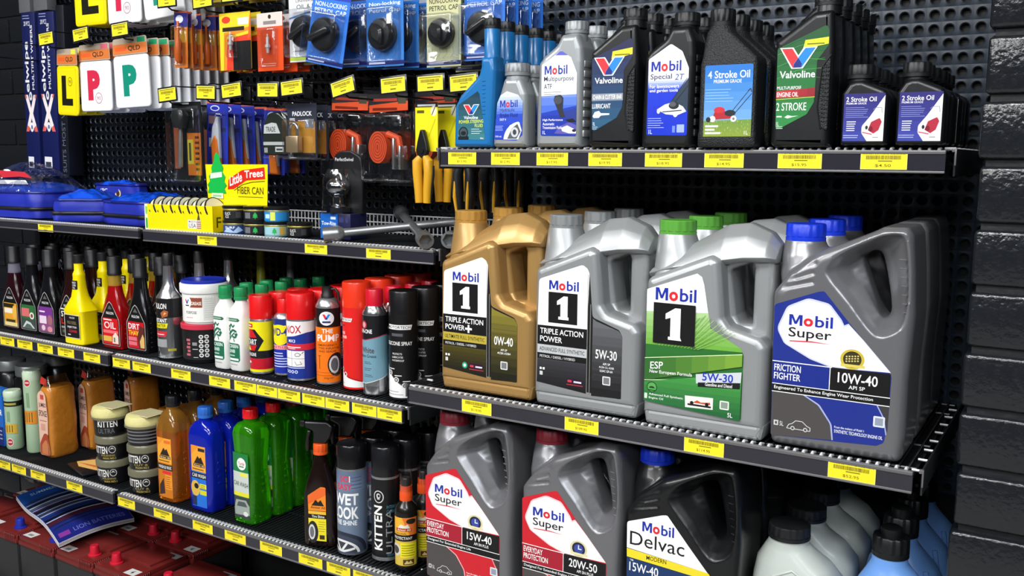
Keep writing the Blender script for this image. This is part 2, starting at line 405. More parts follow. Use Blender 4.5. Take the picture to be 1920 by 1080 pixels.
for x, nm in ((-3.03, 'left of the wiper boxes'), (-2.107, 'between the two left bays'), (-1.125, 'between the left bays and the oil bay')):
    o = one(box(-.015, .015, -.028, .0, 0, 2.3, .002), BLK, 'upright_post', loc=(x, -.001, .0)); tag(o, 'black slotted steel upright '+nm, 'upright post')
mb = MB(); mb.add(box(-3.02, -1.16, -.50, .0, .02, .12, .004), M('#2a2b2d', .5)); o = mb.obj('base_plinth'); tag(o, 'dark base deck under the car batteries', 'shelf base')

# ================================================================== PRICE TAGS AND HOOKS
YEL, BAR, INK = '#f4e028', '#4a4414', '#7b741f'
def tag_art(w, h, price=None, title=None):
    L = Lab(.4); L.rect(0, 0, w, h, '#f0ea9a'); L.rect(.6, .8, w-.6, h-1., YEL); r = random.Random(w*7+h)
    if title: L.text(title, w*.05, h*.84, w*.95, h*.95, BAR, .6)
    else: L.rect(w*.06, h*.85, w*.92, h*.93, '#8a8226')
    x = w*.12
    while x < w*.86: b = r.uniform(.35, 1.1); L.rect(x, h*.56, x+b, h*.78, BAR); x += b+r.uniform(.35, .8)
    L.rect(w*.38, h*.44, w*.68, h*.50, INK)
    if price: L.text(price, w*.32, h*.12, w*.66, h*.30, '#6a5a10', .5)
    else: L.rect(w*.38, h*.16, w*.62, h*.26, INK)
    return L
def px_tag(xa, xb, sh, what, price=None, title=None, h=26.5, dz=0.0):
    y, z = sh; w = (xb-xa)*1000
    o = tag_art(w, h, price, title).build('price_tag', None, flat(0, 0, 0)); mb_back = box(0, w*.001, .0, .0006, 0, h*.001)
    me = o.data; o.location = (xa, y+.0012, z-H+.0034+dz); return tag(o, 'yellow price tag on the shelf edge '+what, 'price tag', 'price tags in the shelf edges')
for (a, b), pr, ti, w in zip([(-1.073, -1.008), (-.974, -.911), (-.875, -.81), (-.769, -.704), (-.661, -.594), (-.555, -.489), (-.434, -.366), (-.309, -.243)],
    ['$13.95', '$12.95', '$17.95', '$19.95', '$18.95', '$14.95', '$15.95', '$4.50'],
    ['VALVOLINE POWER STEER', 'MOBIL BRAKE FLUID 500', 'MOBIL 1L MULTIPURPOSE', 'VALVOLINE BAR OIL 1L', 'MOBIL SPECIAL 2T 1L', 'MOREX 4 STROKE 1L', 'VALVOLINE 2 STROKE 1L', 'MOREX 2 STROKE OIL 200ML'],
    ['below the blue spouted bottle', 'below the small grey brake fluid bottle', 'below the silver transmission fluid bottle', 'below the black chain lubricant bottle',
     'below the white and blue two stroke label bottle', 'below the square four stroke bottle', 'below the green label two stroke bottle', 'below the two small purple label bottles']): px_tag(a, b, RT, w, pr, ti)
for (a, b), pr, ti, w in zip([(-.967, -.902), (-.751, -.686), (-.533, -.467), (-.308, -.241)], ['$119.95', '$109.95', '$114.95', '$52.95'],
    ['MOBIL 1 5L 0W-40 TRIPLE', 'MOBIL 1 5L 5W-30', 'MOBIL 1 ESP 5W-30 5L', 'MOBIL 5L 10W-40 FRICTION'],
    ['below the gold jug', 'below the plain silver jug', 'below the green capped silver jug', 'below the blue label jug']): px_tag(a, b, RM, w, pr, ti)
for (a, b), w in zip([(-2.563, -2.491), (-1.887, -1.817), (-1.524, -1.456), (-1.342, -1.274)], ['below the blue bags', 'below the yellow carton', 'below the tow ball pack', 'below the wheel wrench']): px_tag(a, b, LT, w, h=24, dz=.002)
for (a, b), w in zip([(-2.604, -2.535), (-2.52, -2.448), (-2.424, -2.354), (-2.331, -2.259), (-2.218, -2.148), (-2.096, -2.027), (-2.017, -1.947), (-1.87, -1.8), (-1.735, -1.664), (-1.65, -1.579), (-1.577, -1.513), (-1.511, -1.443), (-1.437, -1.371), (-1.369, -1.302), (-1.294, -1.228), (-1.226, -1.162)],
    ['below the yellow label additive bottle', 'below the green label additive bottle', 'below the purple label additive bottle', 'below the stop leak bottle', 'below the yellow plastic bottle', 'below the red fluid bottle',
     'below the black and red label bottle', 'below the grease tubs', 'below the white green capped bottles', 'below the red capped yellow can', 'below the blue and yellow spray can', 'below the large red capped blue can',
     'below the orange tyre inflator can', 'below the tall red spray can', 'below the black and teal grease can', 'at the right end below the black silicone can']): px_tag(a, b, LM, w)
for (a, b), w in zip([(-2.652, -2.585), (-2.578, -2.508), (-2.485, -2.415), (-2.317, -2.247), (-2.095, -2.026), (-1.952, -1.882), (-1.806, -1.735), (-1.693, -1.622), (-1.575, -1.505), (-1.453, -1.382), (-1.369, -1.301), (-1.293, -1.229)],
    ['below the blue pack at the left edge', 'below the rolled chamois tube', 'below the front sponge pack', 'left of the wax tubs, beside the shelf joint', 'right of the shelf joint under the wax tubs', 'below the orange wash bottle', 'below the blue wash bottle',
     'below the front green bottle', 'right of the green bottles', 'below the black trigger bottle', 'below the grey tyre shine can', 'below the black upholstery cleaner can']): px_tag(a, b, LB, w)

# ================================================================== LARGE JUGS
WHT, BLKI = '#f2f2f0', '#121214'
def jug_cap(t, x, y, z, r, h, mat): return one(screw_cap(r, h, z, x, y, 30, .035), mat, 'cap', t)
def angular_jug(loc, body, cap, art, label, group):
    t = thing('oil_jug', loc, label, 'oil jug', group); mb = MB()
    face = [(0, 20), (1, 243, 14), (106, 286, 10), (122, 280, 10), (131, 190, 10), (141, 177, 10), (191, 164, 14), (202, 150, 14), (201, 20)]
    mb.add(plate([face], 0, .128, .013, 3), body)
    mb.add(plate([[(4, 1, 8), (-1, 30, 6), (203, 30, 6), (198, 1, 8)]], .003, .125, .010, 2), body)
    outer = [(60, 200), (70, 270, 8), (112, 312, 10), (150, 318, 6), (180, 308, 8), (198, 290, 10), (199, 120), (60, 120)]
    hole = [(128, 262, 8), (162, 276, 5), (166, 268, 4), (166, 178, 4), (146, 178, 6), (139, 190, 4)]
    mb.add(plate([outer, hole], .036, .094, .009, 3), body)
    # faceted ridge running from the neck shoulder up to the top of the handle
    v = []; pr = [(-6, 257, 14, 40, 8), (40, 288, 12, 50, 26), (118, 332, 11, 52, 54), (153, 336, 12, 50, 52), (187, 322, 12, 46, 36), (202, 304, 10, 36, 20)]
    for x, z, a, w, h in pr:
        for dy, dz in ((-w*.75, -h-8), (-w, -h), (-w*.62, -h*.36), (-a, 0), (a, 0), (w*.62, -h*.36), (w, -h), (w*.75, -h-8)): v.append((x*.001, .065+dy*.001, (z+dz)*.001))
    f = [(k*8+i, k*8+(i+1) % 8, (k+1)*8+(i+1) % 8, (k+1)*8+i) for k in range(len(pr)-1) for i in range(8)]+[tuple(range(7, -1, -1)), tuple(range((len(pr)-1)*8, len(pr)*8))]
    bm = bmesh.new(); bv = [bm.verts.new(q) for q in v]; [bm.faces.new([bv[i] for i in q]) for q in f]; bmesh.ops.bevel(bm, geom=bm.edges[:], offset=.0022, segments=2, profile=.5, affect='EDGES'); bmesh.ops.recalc_face_normals(bm, faces=bm.faces[:])
    bm.verts.index_update(); mb.add(([q.co.copy() for q in bm.verts], [[q.index for q in g.verts] for g in bm.faces]), body); bm.free()
    mb.add(loft([(.22, .050, .055, 4, .024), (.255, .042, .044, 3, .010), (.285, .0355, .036, 2.4, .003), (.309, .0315, .032, 2), (.316, .0295, .0295, 2)], 36, .028, .064), body)
    mb.obj('body', t, angle=24)
    jug_cap(t, .028, .064, .311, .0305, .0245, cap)
    L = Lab(); art(L); L.build('printed_label', t, flat())
    return t
def m1_shape(): return [(8, 43), (11, 226, 8), (96, 256, 8), (105, 250, 5), (109, 242, 4), (116, 168, 8), (166, 151, 8), (172, 140, 4), (172, 33, 5)]
def art_m1(c0, c1, gold):
    def art(L):
        L.grad(m1_shape(), '#161616', '#1c1c1c', 2)
        L.grad([(8, 43), (9, 88), (105, 90), (106, 34)], '#15140f' if gold else '#141416', c0, 8)
        L.grad([(116, 32), (117, 166), (123, 162), (166, 149), (172, 140), (172, 34)], '#17160f' if gold else '#161618', c1, 9)
        for i in range(16):
            for j in range(9): L.rect(119+i*3.2+(j % 2)*1.6, 60+j*9.5, 120.2+i*3.2+(j % 2)*1.6, 61.2+j*9.5, '#3a3a2a' if gold else '#4a4a4e')
        L.poly([(9, 145), (11, 226, 8), (96, 256, 8), (105, 250, 5), (109, 242, 4), (106, 146)], WHT, .01)
        L.rect(106.2, 34, 107.2, 240, '#8d8d8a'); L.rect(111.5, 33, 112.8, 190, '#7d7d7a')
        L.mobil(31, 209, 89, 226); L.rect(30, 151, 87, 205, BLKI)
        L.poly([(50, 158), (68, 158), (68, 199), (60, 199), (47, 190), (47, 183), (54, 185), (54, 163), (50, 163)], '#f6f6f4')
        L.rect(68, 158, 70, 163, '#f6f6f4')
        L.rect(9, 112, 106, 145, BLKI); L.text('TRIPLE ACTION', 14, 130.5, 99, 140.5, WHT, .9)
        L.text('POWER', 14, 116.5, 58, 126.5, WHT, .9)
        if gold: L.rect(59, 119, 74, 123, WHT); L.rect(64.5, 113.5, 68.5, 128.5, WHT)
        L.rect(9, 96, 106, 111, '#b5a13c' if gold else '#b9bbbd'); L.text('ULTIMATE FULL SYNTHETIC' if gold else 'ADVANCED FULL SYNTHETIC', 13, 100, 102, 107, '#23200f', .5)
        L.rect(9, 86, 106, 95.5, BLKI); L.text('PETROL / DIESEL / HYBRID', 14, 88, 84, 92.5, '#d8d8d4', .5)
        L.rect(14, 66, 18, 70, WHT); L.rect(20, 66, 24, 70, WHT); L.rect(14, 56, 20, 63, '#c9c9c6', 1)
        if gold: L.ell(58, 52, 6, 6, '#2f9d74'); L.ell(58, 52, 3, 3, '#e8f0ea')
        L.rect(68, 48, 98, 57, '#2a1430'); L.rect(68, 45, 100, 46.6, '#b0303c'); L.rect(82, 50, 97, 53, '#d8d4dc'); L.rect(70, 50, 78, 54, '#c83a48')
        L.text('0W-40' if gold else '5W-30', 123, 98, 163, 114, WHT, 1.0)
        L.text('API SP', 137, 88, 151, 92, WHT, .5); L.text('ACEA A3/B4' if gold else 'ACEA C3, A3/B3', 130, 82, 158, 86, WHT, .5)
        if not gold: L.text('ILSAC GF-6A', 132, 76, 156, 80, WHT, .5)
        L.rect(137, 54, 152, 69, '#d9d9d6', 2); L.rect(139, 56, 150, 67, '#77777a')
    return art
def art_esp(L):
    S = [(4, 42), (4, 226, 8), (88, 257, 8), (96, 252, 5), (100, 240, 4), (113, 172, 8), (162, 146, 8), (167, 136, 4), (167, 31, 5)]
    L.poly(S, '#2c6b2e', .01)
    L.grad([(4, 136), (4, 226), (88, 257), (96, 252), (100, 240), (113, 172), (162, 146), (166, 140)], '#6aa83a', '#f2f4ee', 12)
    L.poly([(4, 190), (4, 226, 8), (88, 257, 8), (96, 252, 5), (100, 240, 4), (108, 196)], '#f2f4f0', .01)
    rr = random.Random(5)
    for i in range(26):
        a = 40+i*4.6; L.line([(a*.6, 136), (a, 136+(176-136)*(1-abs(i-14)/26)*1.4)], .7, '#9cc464' if i % 2 else '#4c8d34')
    L.grad([(4, 113), (166, 137), (166, 118), (4, 76)], '#2a5f2b', '#7ea63a', 6, 0)
    L.line([(4, 113), (166, 137)], 1.2, '#d9e6b8'); L.line([(4, 76), (92, 88)], 1.1, '#d9e6b8')
    L.grad([(4, 42), (4, 74), (166, 106), (166, 31)], '#1f5d33', '#4fa447', 8)
    L.mobil(19, 210, 88, 231, 1.3); L.rect(17, 140, 88, 206, BLKI)
    L.poly([(43, 147), (66, 147), (63.5, 152), (63.5, 199), (54, 199), (38, 189), (38, 180), (46.5, 183), (46.5, 152), (43, 152)], '#f6f6f4'); L.rect(84, 138, 90, 139, '#222222')
    L.text('ESP', 14, 96, 36, 108, WHT, .8, skew=.1); L.text('New European Formula', 13, 88, 86, 95, WHT, .7, skew=.03)
    L.ell(18, 66, 9, 9, '#143f1f'); L.ell(18, 66, 7.6, 7.6, '#59a054'); L.ell(18, 64, 5, 3.4, '#143f1f', 14, 0, 180); L.rect(11, 60, 25, 61.5, '#143f1f')
    L.poly([(93, 82), (92, 97), (166, 109), (165, 88)], '#c9cdd2'); L.poly([(96, 77), (96, 84), (165, 92), (164, 82)], '#17181a')
    L.text('5W-30', 103, 88, 153, 101, '#1b35b0', 1.2, skew=.05); L.text('Gasoline and Diesel', 108, 80, 152, 85.5, WHT, .6, skew=.05)
    L.text('Advanced Full Synthetic', 13, 51.5, 72, 56, WHT, .6); L.text('Engine Oil', 13, 45.5, 38, 50, WHT, .6); L.rect(5, 46, 10, 55, '#cfe0c8', 1)
    L.poly([(76, 41), (75, 60), (122, 62), (122, 43)], '#e4e2dc'); L.rect(80, 45, 119, 48, '#1b1b1b'); L.poly([(80, 50), (90, 51), (96, 55), (102, 52), (117, 54), (118, 50)], '#c84a2a'); L.ell(87, 49.5, 3, 3, '#161616', 14); L.ell(112, 50, 3, 3, '#161616', 14)
    L.rect(133, 46, 148, 60, '#dfe6da', 2); L.rect(135, 48, 146, 58, '#88968a'); L.text('5L', 146, 35, 154, 42, WHT, .6)
GOLD = M('#b08a52', .33, .4, coat=.1, bump=.03, bscale=300.); SILV = M('#9c9e9f', .34, .4, coat=.1, var=.02); SILV2 = M('#a1a3a4', .34, .4, coat=.1, var=.02)
DGREY = M('#7d7d80', .30, .5, coat=.12, var=.015); BJUG = M('#121315', .32, coat=.2)
OIL = 'five litre oil jugs on the shelf'
def jug_row(src, n, what, pitch=.133): return row(src, n, pitch, what, OIL, 0.)
j = angular_jug((-1.034, -.458, 1.0155), GOLD, M('#b8893f', .4, .3), art_m1('#4e4618', '#8a7f30', True), 'gold oil jug with a big black 1 panel, front of its row', OIL)
jug_row(j, 3, 'gold oil jug')
j = angular_jug((-.827, -.461, 1.0155), SILV, M('#8f9293', .4, .4), art_m1('#3c3c40', '#68696c', False), 'silver oil jug with grey cap and big black 1 panel, front of its row', OIL)
jug_row(j, 3, 'silver jug with grey cap')
j = angular_jug((-.612, -.471, 1.0155), SILV2, M('#569b3a', .35), art_esp, 'silver oil jug with green cap and green label, front of its row', OIL)
jug_row(j, 3, 'silver jug with green cap')

def curved_jug(loc, body, cap, art, label):
    t = thing('oil_jug', loc, label, 'oil jug', OIL)
    if body not in CJ:
        outer = [(3, 0, 12), (-1, 120), (-2, 236, 12), (20, 266, 14), (64, 302, 30), (98, 316, 20), (136, 333, 12), (150, 341, 6), (184, 342, 5), (191, 331, 8), (196, 280, 30), (200, 215, 40), (196, 120, 40), (197, 40, 20), (193, 0, 12)]
        adds = [plate([outer], 0, .126, .016, 5), plate([[(60, 250), (64, 302, 30), (98, 316, 20), (140, 335), (184, 342, 8), (200, 215), (150, 190)]], .004, .122, .012, 4),
                loft([(.21, .052, .052, 4, .030), (.262, .044, .048, 3, .013), (.29, .036, .04, 2.3, .004), (.309, .031, .031, 2), (.316, .0292, .0292, 2)], 36, .028, .064)]
        ro = [(74, 268), (78, 286), (92, 301), (118, 317), (150, 331), (178, 334), (187, 320), (193, 262), (188, 206), (166, 184), (144, 186), (108, 228)]
        rm_ = [(88, 271), (92, 286), (103, 298), (126, 312), (150, 324), (171, 327), (179, 314), (186, 262), (183, 212), (165, 195), (147, 198), (116, 238)]
        ri = [(104, 274), (106, 284), (114, 294), (128, 303), (144, 309), (154, 308), (160, 298), (170, 256), (170, 222), (160, 207), (150, 209), (128, 244)]
        hole = [(118, 290), (122, 298), (128, 303), (136, 305), (143, 302), (148, 290), (156, 256), (161, 226), (160, 212), (154, 207), (146, 214), (134, 244)]
        cuts = [polyloft([(-.002, ro), (.012, rm_), (.034, ri), (.046, hole)]), polyloft([(.128, ro), (.114, rm_), (.092, ri), (.080, hole)]), polyloft([(.04, hole), (.086, hole)])]
        for k in range(4):
            z0, z1 = (246, 254, 262, 270)[k], (261, 275, 290, 306)[k]; x0 = (4, 6, 11, 18)[k]; x1 = (60, 60, 62, 70)[k]
            cuts.append(tube([(x0*.001, -.0005, z0*.001-.004), (x1*.001, -.0005, z1*.001-.004)], .0042, 8))
        b = fused(adds, cuts, body, 'body', t, .0023, 6); CJ[body] = b.data
    else:
        b = bpy.data.objects.new('body', CJ[body]); COL.objects.link(b); b.parent = t
    jug_cap(t, .028, .064, .311, .0300, .0270, cap)
    rb = MB()
    for k in range(8): rb.add(tube([((.1745+.0016*k)*1., .0085, .296-.0125*k), (.1845+.0009*k, .0035, .2965-.0125*k)], [.0012, .0009], 6), body)
    rb.obj('grip_ribs', t)
    L = Lab(); art(L); L.build('printed_label', t, flat()); return t
CJ = {}
def art_super(c, c2, tl1, tl2, grade, api, strap, badge):
    def art(L):
        S = [(6, 15, 4), (4, 130), (3, 218, 6), (66, 242, 6), (75, 244, 5), (113, 200), (170, 137, 6), (175, 128, 6), (174, 60), (170, 30, 8), (160, 24, 8)]
        L.poly(S, c, .01)
        L.poly([(174, 134), (135, 176), (112, 199), (106, 196), (102, 204, 8), (84, 226, 14), (53, 232, 18), (22, 217, 14), (8, 182, 16), (20, 160, 12), (60, 140, 16), (92, 131)], mixh(c, '#ffffff', .75), .01)
        L.poly([(173, 134), (134, 176), (113, 197), (106, 193), (100, 202, 8), (83, 223.5, 14), (53, 229, 18), (24, 215, 14), (10.5, 181, 16), (22, 161, 12), (62, 141.5, 16), (92, 133)], WHT, .01)
        L.mobil(26, 189, 90, 206); L.text('Super', 26, 167, 89, 186, '#141416', .7)
        L.poly([(28, 165.5), (60, 167.5), (90, 165.5), (62, 165.6), (28, 164)], '#d5303c')
        L.ell(120, 147, 17, 15, '#c9b23f' if badge else '#d8cfa4'); L.ell(120, 147, 13, 12, '#3a3420' if badge else '#20243f')
        if badge:
            for i in range(5):
                for k in range(3): L.ell(112+i*4, 143.5+k*3.6+i*.5, 1.4, 1.2, '#d8c878', 8)
        else: L.ell(120, 147, 9, 8.4, '#3c4a9a'); L.rect(119, 147, 121, 154, '#dfe3f2'); L.rect(119, 146, 126, 148, '#dfe3f2')
        L.rect(104, 135.5, 138, 139.5, '#d9c85a' if badge else '#e5dba8')
        L.rect(5, 97, 90, 131, c2); L.rect(90, 97, 174, 132, BLKI); L.rect(4, 131, 92, 132.4, WHT); L.rect(89, 97, 90.2, 132, WHT)
        L.text(tl1, 7, 117, 47, 127.5, WHT, .9); L.text(tl2, 7, 104, 47 if badge else 58, 114.5, WHT, .9)
        L.text(grade, 101, 110.5, 157, 126, WHT, 1.0); L.text(api, 117, 102.5, 140 if badge else 150, 108, WHT, .6)
        L.rect(5, 85, 175, 97, BLKI); L.rect(5, 96.4, 175, 97.6, WHT); L.rect(5, 84, 175, 85.2, WHT); L.text(strap, 8, 87.6, 152 if badge else 110, 94, WHT, .5)
        L.poly([(6, 15, 4), (5.5, 84), (52, 84), (74, 72, 14), (93, 46, 16), (97, 22)], '#4b4847', .01)
        L.poly([(52, 84), (75, 71.5, 14), (93.5, 46, 16), (97, 22), (99, 22), (96, 46, 16), (77, 73, 14), (56, 84)], mixh(c, '#ffffff', .6), .01)
        L.poly([(160, 84), (170, 66, 8), (174, 40, 8), (174, 84)], '#3c3a3a'); L.line([(158, 84), (168, 66), (172.5, 42)], 1.6, mixh(c, '#ffffff', .6))
        L.rect(154, 52, 170, 68, '#d6dbe2', 2); L.rect(156.5, 54.5, 167.5, 65.5, '#8f97a8')
        L.text('From the makers of Mobil 1', 100, 41, 142, 44.5, WHT, .3); L.text('SYNTHETIC TECHNOLOGY ENGINE OIL', 100, 34, 168, 39, WHT, .5)
        L.rect(10, 32, 17, 40, '#c9c7c4'); L.rect(12, 34, 15, 38, '#4b4847'); L.text('5L', 19, 32, 25, 39, '#d9d7d4', .4)
        L.line([(30, 30), (33, 36), (38, 38), (43, 43), (53, 43), (60, 37), (65, 35), (65, 30), (30, 30)], 1., '#d4d2cf'); L.ell(39, 31, 3.2, 3.2, '#d4d2cf', 14); L.ell(58, 31, 3.2, 3.2, '#d4d2cf', 14); L.ell(39, 31, 2, 2, '#4b4847', 12); L.ell(58, 31, 2, 2, '#4b4847', 12)
    return art
j = curved_jug((-.406, -.463, 1.0155), DGREY, M('#1536c8', .35), art_super('#1f2f86', '#1c2c84', 'FRICTION', 'FIGHTER', '10W-40', 'API SP', 'Engineered To Enhance Engine Wear Protection', True), 'dark grey oil jug with blue cap and blue label, front of its row')
jug_row(j, 3, 'blue capped jug')
RED = M('#8a2634', .4)
j = curved_jug((-1.069, -.462, .621), DGREY, RED, art_super('#c8202c', '#a31d30', 'EVERYDAY', 'PROTECTION', '15W-40', 'API SN PLUS', 'Designed For Extended Engine Life', False), 'front jug with dark red cap and red 15W-40 label, lowest right shelf')
jug_row(j, 2, 'red capped jug behind the 15W-40 jug')
j = curved_jug((-.849, -.462, .621), DGREY, RED, art_super('#c8202c', '#a31d30', 'EVERYDAY', 'PROTECTION', '20W-50', 'API SN PLUS', 'Designed For Extended Engine Life', False), 'front jug with dark red cap and red 20W-50 label, lowest right shelf')
jug_row(j, 2, 'red capped jug behind the 20W-50 jug')
def art_delvac(L):
    L.poly([(6, 15, 4), (4, 130), (3, 218, 6), (66, 242, 6), (75, 244, 5), (113, 200), (170, 137, 6), (175, 128, 6), (174, 60), (170, 30, 8), (160, 24, 8)], '#1c3664', .01)
    L.poly([(3.5, 172), (3, 218, 6), (66, 242, 6), (75, 244, 5), (113, 200), (148, 161)], WHT, .01)
    L.poly([(4, 156), (3.5, 171), (149, 161), (160, 148)], '#ecd62c')
    L.mobil(31, 207, 88, 225); L.text('Delvac', 9, 179, 107, 203, '#141416', .1); L.text('MODERN', 40, 158.5, 76, 166, '#1a1a1a', .5)
    L.text('TM', 10, 150, 16, 153, WHT, .3); L.text('15W-40', 9, 132, 62, 148, WHT, .8); L.rect(92, 128, 168, 129, '#5673a8')
j = curved_jug((-.640, -.462, .621), BJUG, M('#1536c8', .35), art_delvac, 'black oil jug with blue cap and white and navy label on the lowest right shelf')
dup(j, (-.640, -.329, .621), 'black oil jug behind the black jug with white and navy label', OIL)
# ================================================================== SMALL OIL BOTTLES, UPPER RIGHT SHELF
ZT = 1.4693; SM = 'small oil bottles on the upper right shelf'
BPL = M('#101214', .36, coat=.12, var=.05); BTX = M('#151719', .5, bump=.5, bscale=420.); SPL = M('#9a9ea0', .36, .35, coat=.1)
def micro(L, x0, z, x1, n, dz, c, th=.8): return L.fine(x0, z, x1, n, dz, c, th)
# blue spouted bottle
t = thing('fluid_bottle', (-1.054, -.385, ZT), 'bright blue spouted bottle with black cap, front of its row', 'bottle', SM); BLU = M('#186aa8', .3, coat=.2)
mb = MB(); mb.add(plate([[(0, 0, 5), (2, 76, 8), (14, 96, 10), (56, 132, 14), (61, 148, 12), (61, 165), (91, 165), (93, 140, 14), (86, 0, 5)]], 0, .040, .009, 3), BLU)
mb.add(lathe([(.0150, .140), (.0150, .216), (.0135, .218)], 28, .0755, .020), BLU)
for k in range(9): mb.add(box(.066, .0735, -.0012, .004, .060+k*.0075, .0622+k*.0075, .0008, 1), BLU)
mb.obj('body', t); one(screw_cap(.0157, .0185, .217, .0755, .020, 24, .03), M('#121315', .45), 'cap', t)
L = Lab(); L.grad([(10, 15, 5), (13, 79), (56, 103), (60, 98), (74, 13, 4)], '#3a7c84', '#123446', 8, r=.01); L.vee(24, 60, 60, 79)
L.text('Valvoline', 25, 52, 57, 58, WHT, 1); L.text('POWER STEERING', 14, 44, 69, 50, '#d9e83a', .8, skew=.02); L.text('FLUID', 50, 37, 68, 43, '#d9e83a', .8)
L.ell(24, 27, 11, 11, '#14202a'); L.ell(24, 27, 8.4, 8.4, '#3f4f58'); L.ell(24, 26, 6, 4, '#121a20'); L.rect(12, 14, 36, 20, '#0f181e'); micro(L, 42, 33, 66, 3, 4, '#d8ecec'); L.text('400mL', 62, 15, 70, 18, WHT, .3); L.build('printed_label', t, flat())
row(t, 7, .052, 'blue spouted bottle', SM)
# small grey bottle
t = thing('fluid_bottle', (-.966, -.385, ZT), 'small grey bottle with white and blue brake fluid label, front of its row', 'bottle', SM)
mb = MB(); mb.add(plate([[(0, 0, 6), (1, 30), (8, 78, 8), (24, 126, 10), (59, 126, 10), (72, 96, 10), (74, 0, 6)]], 0, .044, .011, 3), SPL)
mb.add(lathe([(.021, .118), (.0205, .134)], 28, .042, .022), SPL); mb.obj('body', t); one(screw_cap(.0235, .022, .1295, .042, .022, 30, .03), M('#8d9092', .42, .3), 'cap', t)
S = [(5, 14, 4), (12, 80), (19, 94, 5), (33, 101, 8), (57, 94, 8), (67, 82, 5), (66, 22, 4), (54, 12, 3)]
L = Lab(); L.grad(S, '#1f3cb4', '#2f55c8', 3, r=.01); L.grad([(10, 60), (12, 80), (19, 94), (33, 101), (57, 94), (67, 82), (67, 60)], '#3f66cc', '#f3f5f8', 8, r=0); L.mobil(18, 72, 56, 85)
L.text('Hydraulic', 18, 63, 50, 70, '#23306c', .6); L.text('Brake Fluid', 18, 54.5, 56, 61.5, '#18246a', .9); L.text('DOT 4', 18, 48, 31, 52, WHT, .5); micro(L, 8, 38, 26, 4, 2.6, '#9fb2e8'); L.text('500 mL', 8, 18, 22, 21, WHT, .3)
L.ell(62, 12, 36, 34, '#eef0f2', 20, 95, 178); L.poly([(28, 14), (30, 26), (40, 40), (60, 45), (65, 30), (58, 14)], '#e8eaec'); L.poly([(34, 15), (44, 34), (56, 42), (63, 28), (54, 15)], '#55595e'); L.ell(50, 27, 8, 9, '#c4c8cc'); L.ell(50, 27, 4, 5, '#3a3d42'); L.build('printed_label', t, flat())
row(t, 2, .052, 'small grey brake fluid bottle', SM)
def litre(loc, body, tex, art, label, capm):
    t = thing('oil_bottle', loc, label, 'bottle', SM); mb = MB()
    mb.add(plate([[(0, 0, 6), (1, 60), (4, 148, 8), (14, 160, 10), (40, 178, 14), (50, 196, 8), (82, 196, 8), (91, 172, 12), (93, 148, 10), (91, 0, 6)]], 0, .060, .012, 4), body)
    for k in range(8): mb.add(box(.0885, .0945, .010, .050, .018+k*.0172, .030+k*.0172, .002, 2), tex)
    mb.add(lathe([(.0195, .185), (.0195, .203)], 28, .067, .030), body); mb.obj('body', t)
    one(screw_cap(.0213, .021, .198, .067, .030, 30, .04), capm, 'cap', t)
    L = Lab(); art(L); L.build('printed_label', t, flat()); return t
S1 = [(12, 20, 4), (13, 144, 5), (52, 168, 6), (72, 155, 8), (84, 128, 10), (84, 19, 4)]
def art_atf(L):
    L.grad(S1, '#16309c', '#2f52c4', 4, r=.01); L.grad([(13, 60), (13, 144), (52, 168), (72, 155), (84, 128), (84, 72)], '#3a62cc', '#f2f4f8', 8); L.poly([(13, 90), (13, 144, 5), (52, 168, 6), (72, 155, 8), (84, 128, 10), (84, 92)], '#f2f4f8', .01)
    L.poly([(40, 160), (52, 168, 5), (66, 159)], '#5a5fc0', .01); L.mobil(19, 127, 65, 143); L.text('Multipurpose', 18, 113, 78, 124, '#1c2340', .6); L.text('ATF', 18, 102, 34, 111, '#1c2340', .8); micro(L, 18, 96, 56, 2, 4, '#39435e')
    L.poly([(38, 82), (40, 90, 4), (52, 92, 5), (58, 86, 4), (57, 66), (62, 52), (52, 52), (44, 70)], '#2b2d33', .01); L.ell(47, 82, 8, 7, '#44474f'); L.poly([(58, 62), (84, 68), (84, 45), (66, 46)], '#24388c')
    L.poly([(40, 24), (50, 36), (70, 44), (84, 38), (84, 22)], '#5a55a8'); L.poly([(54, 34), (66, 38), (84, 30), (84, 24), (70, 24), (56, 28)], '#e9e9ef'); L.ell(80, 29, 4, 2.6, '#20222c'); L.poly([(62, 48), (78, 50), (84, 44), (70, 43)], '#11131c')
    for i, s in enumerate(['High Performance', 'Automatic', 'Transmission Fluid']): L.text(s, 16, 45-i*6.5, [57, 40, 54][i], 50-i*6.5, WHT, .8)
    L.text('1L', 16, 23, 22, 29, WHT, .6)
t = litre((-.873, -.385, ZT), SPL, SPL, art_atf, 'silver litre bottle with gear lever on its label, front of its row', M('#8d9092', .42, .3))
row(t, 3, .072, 'silver litre bottle', SM)
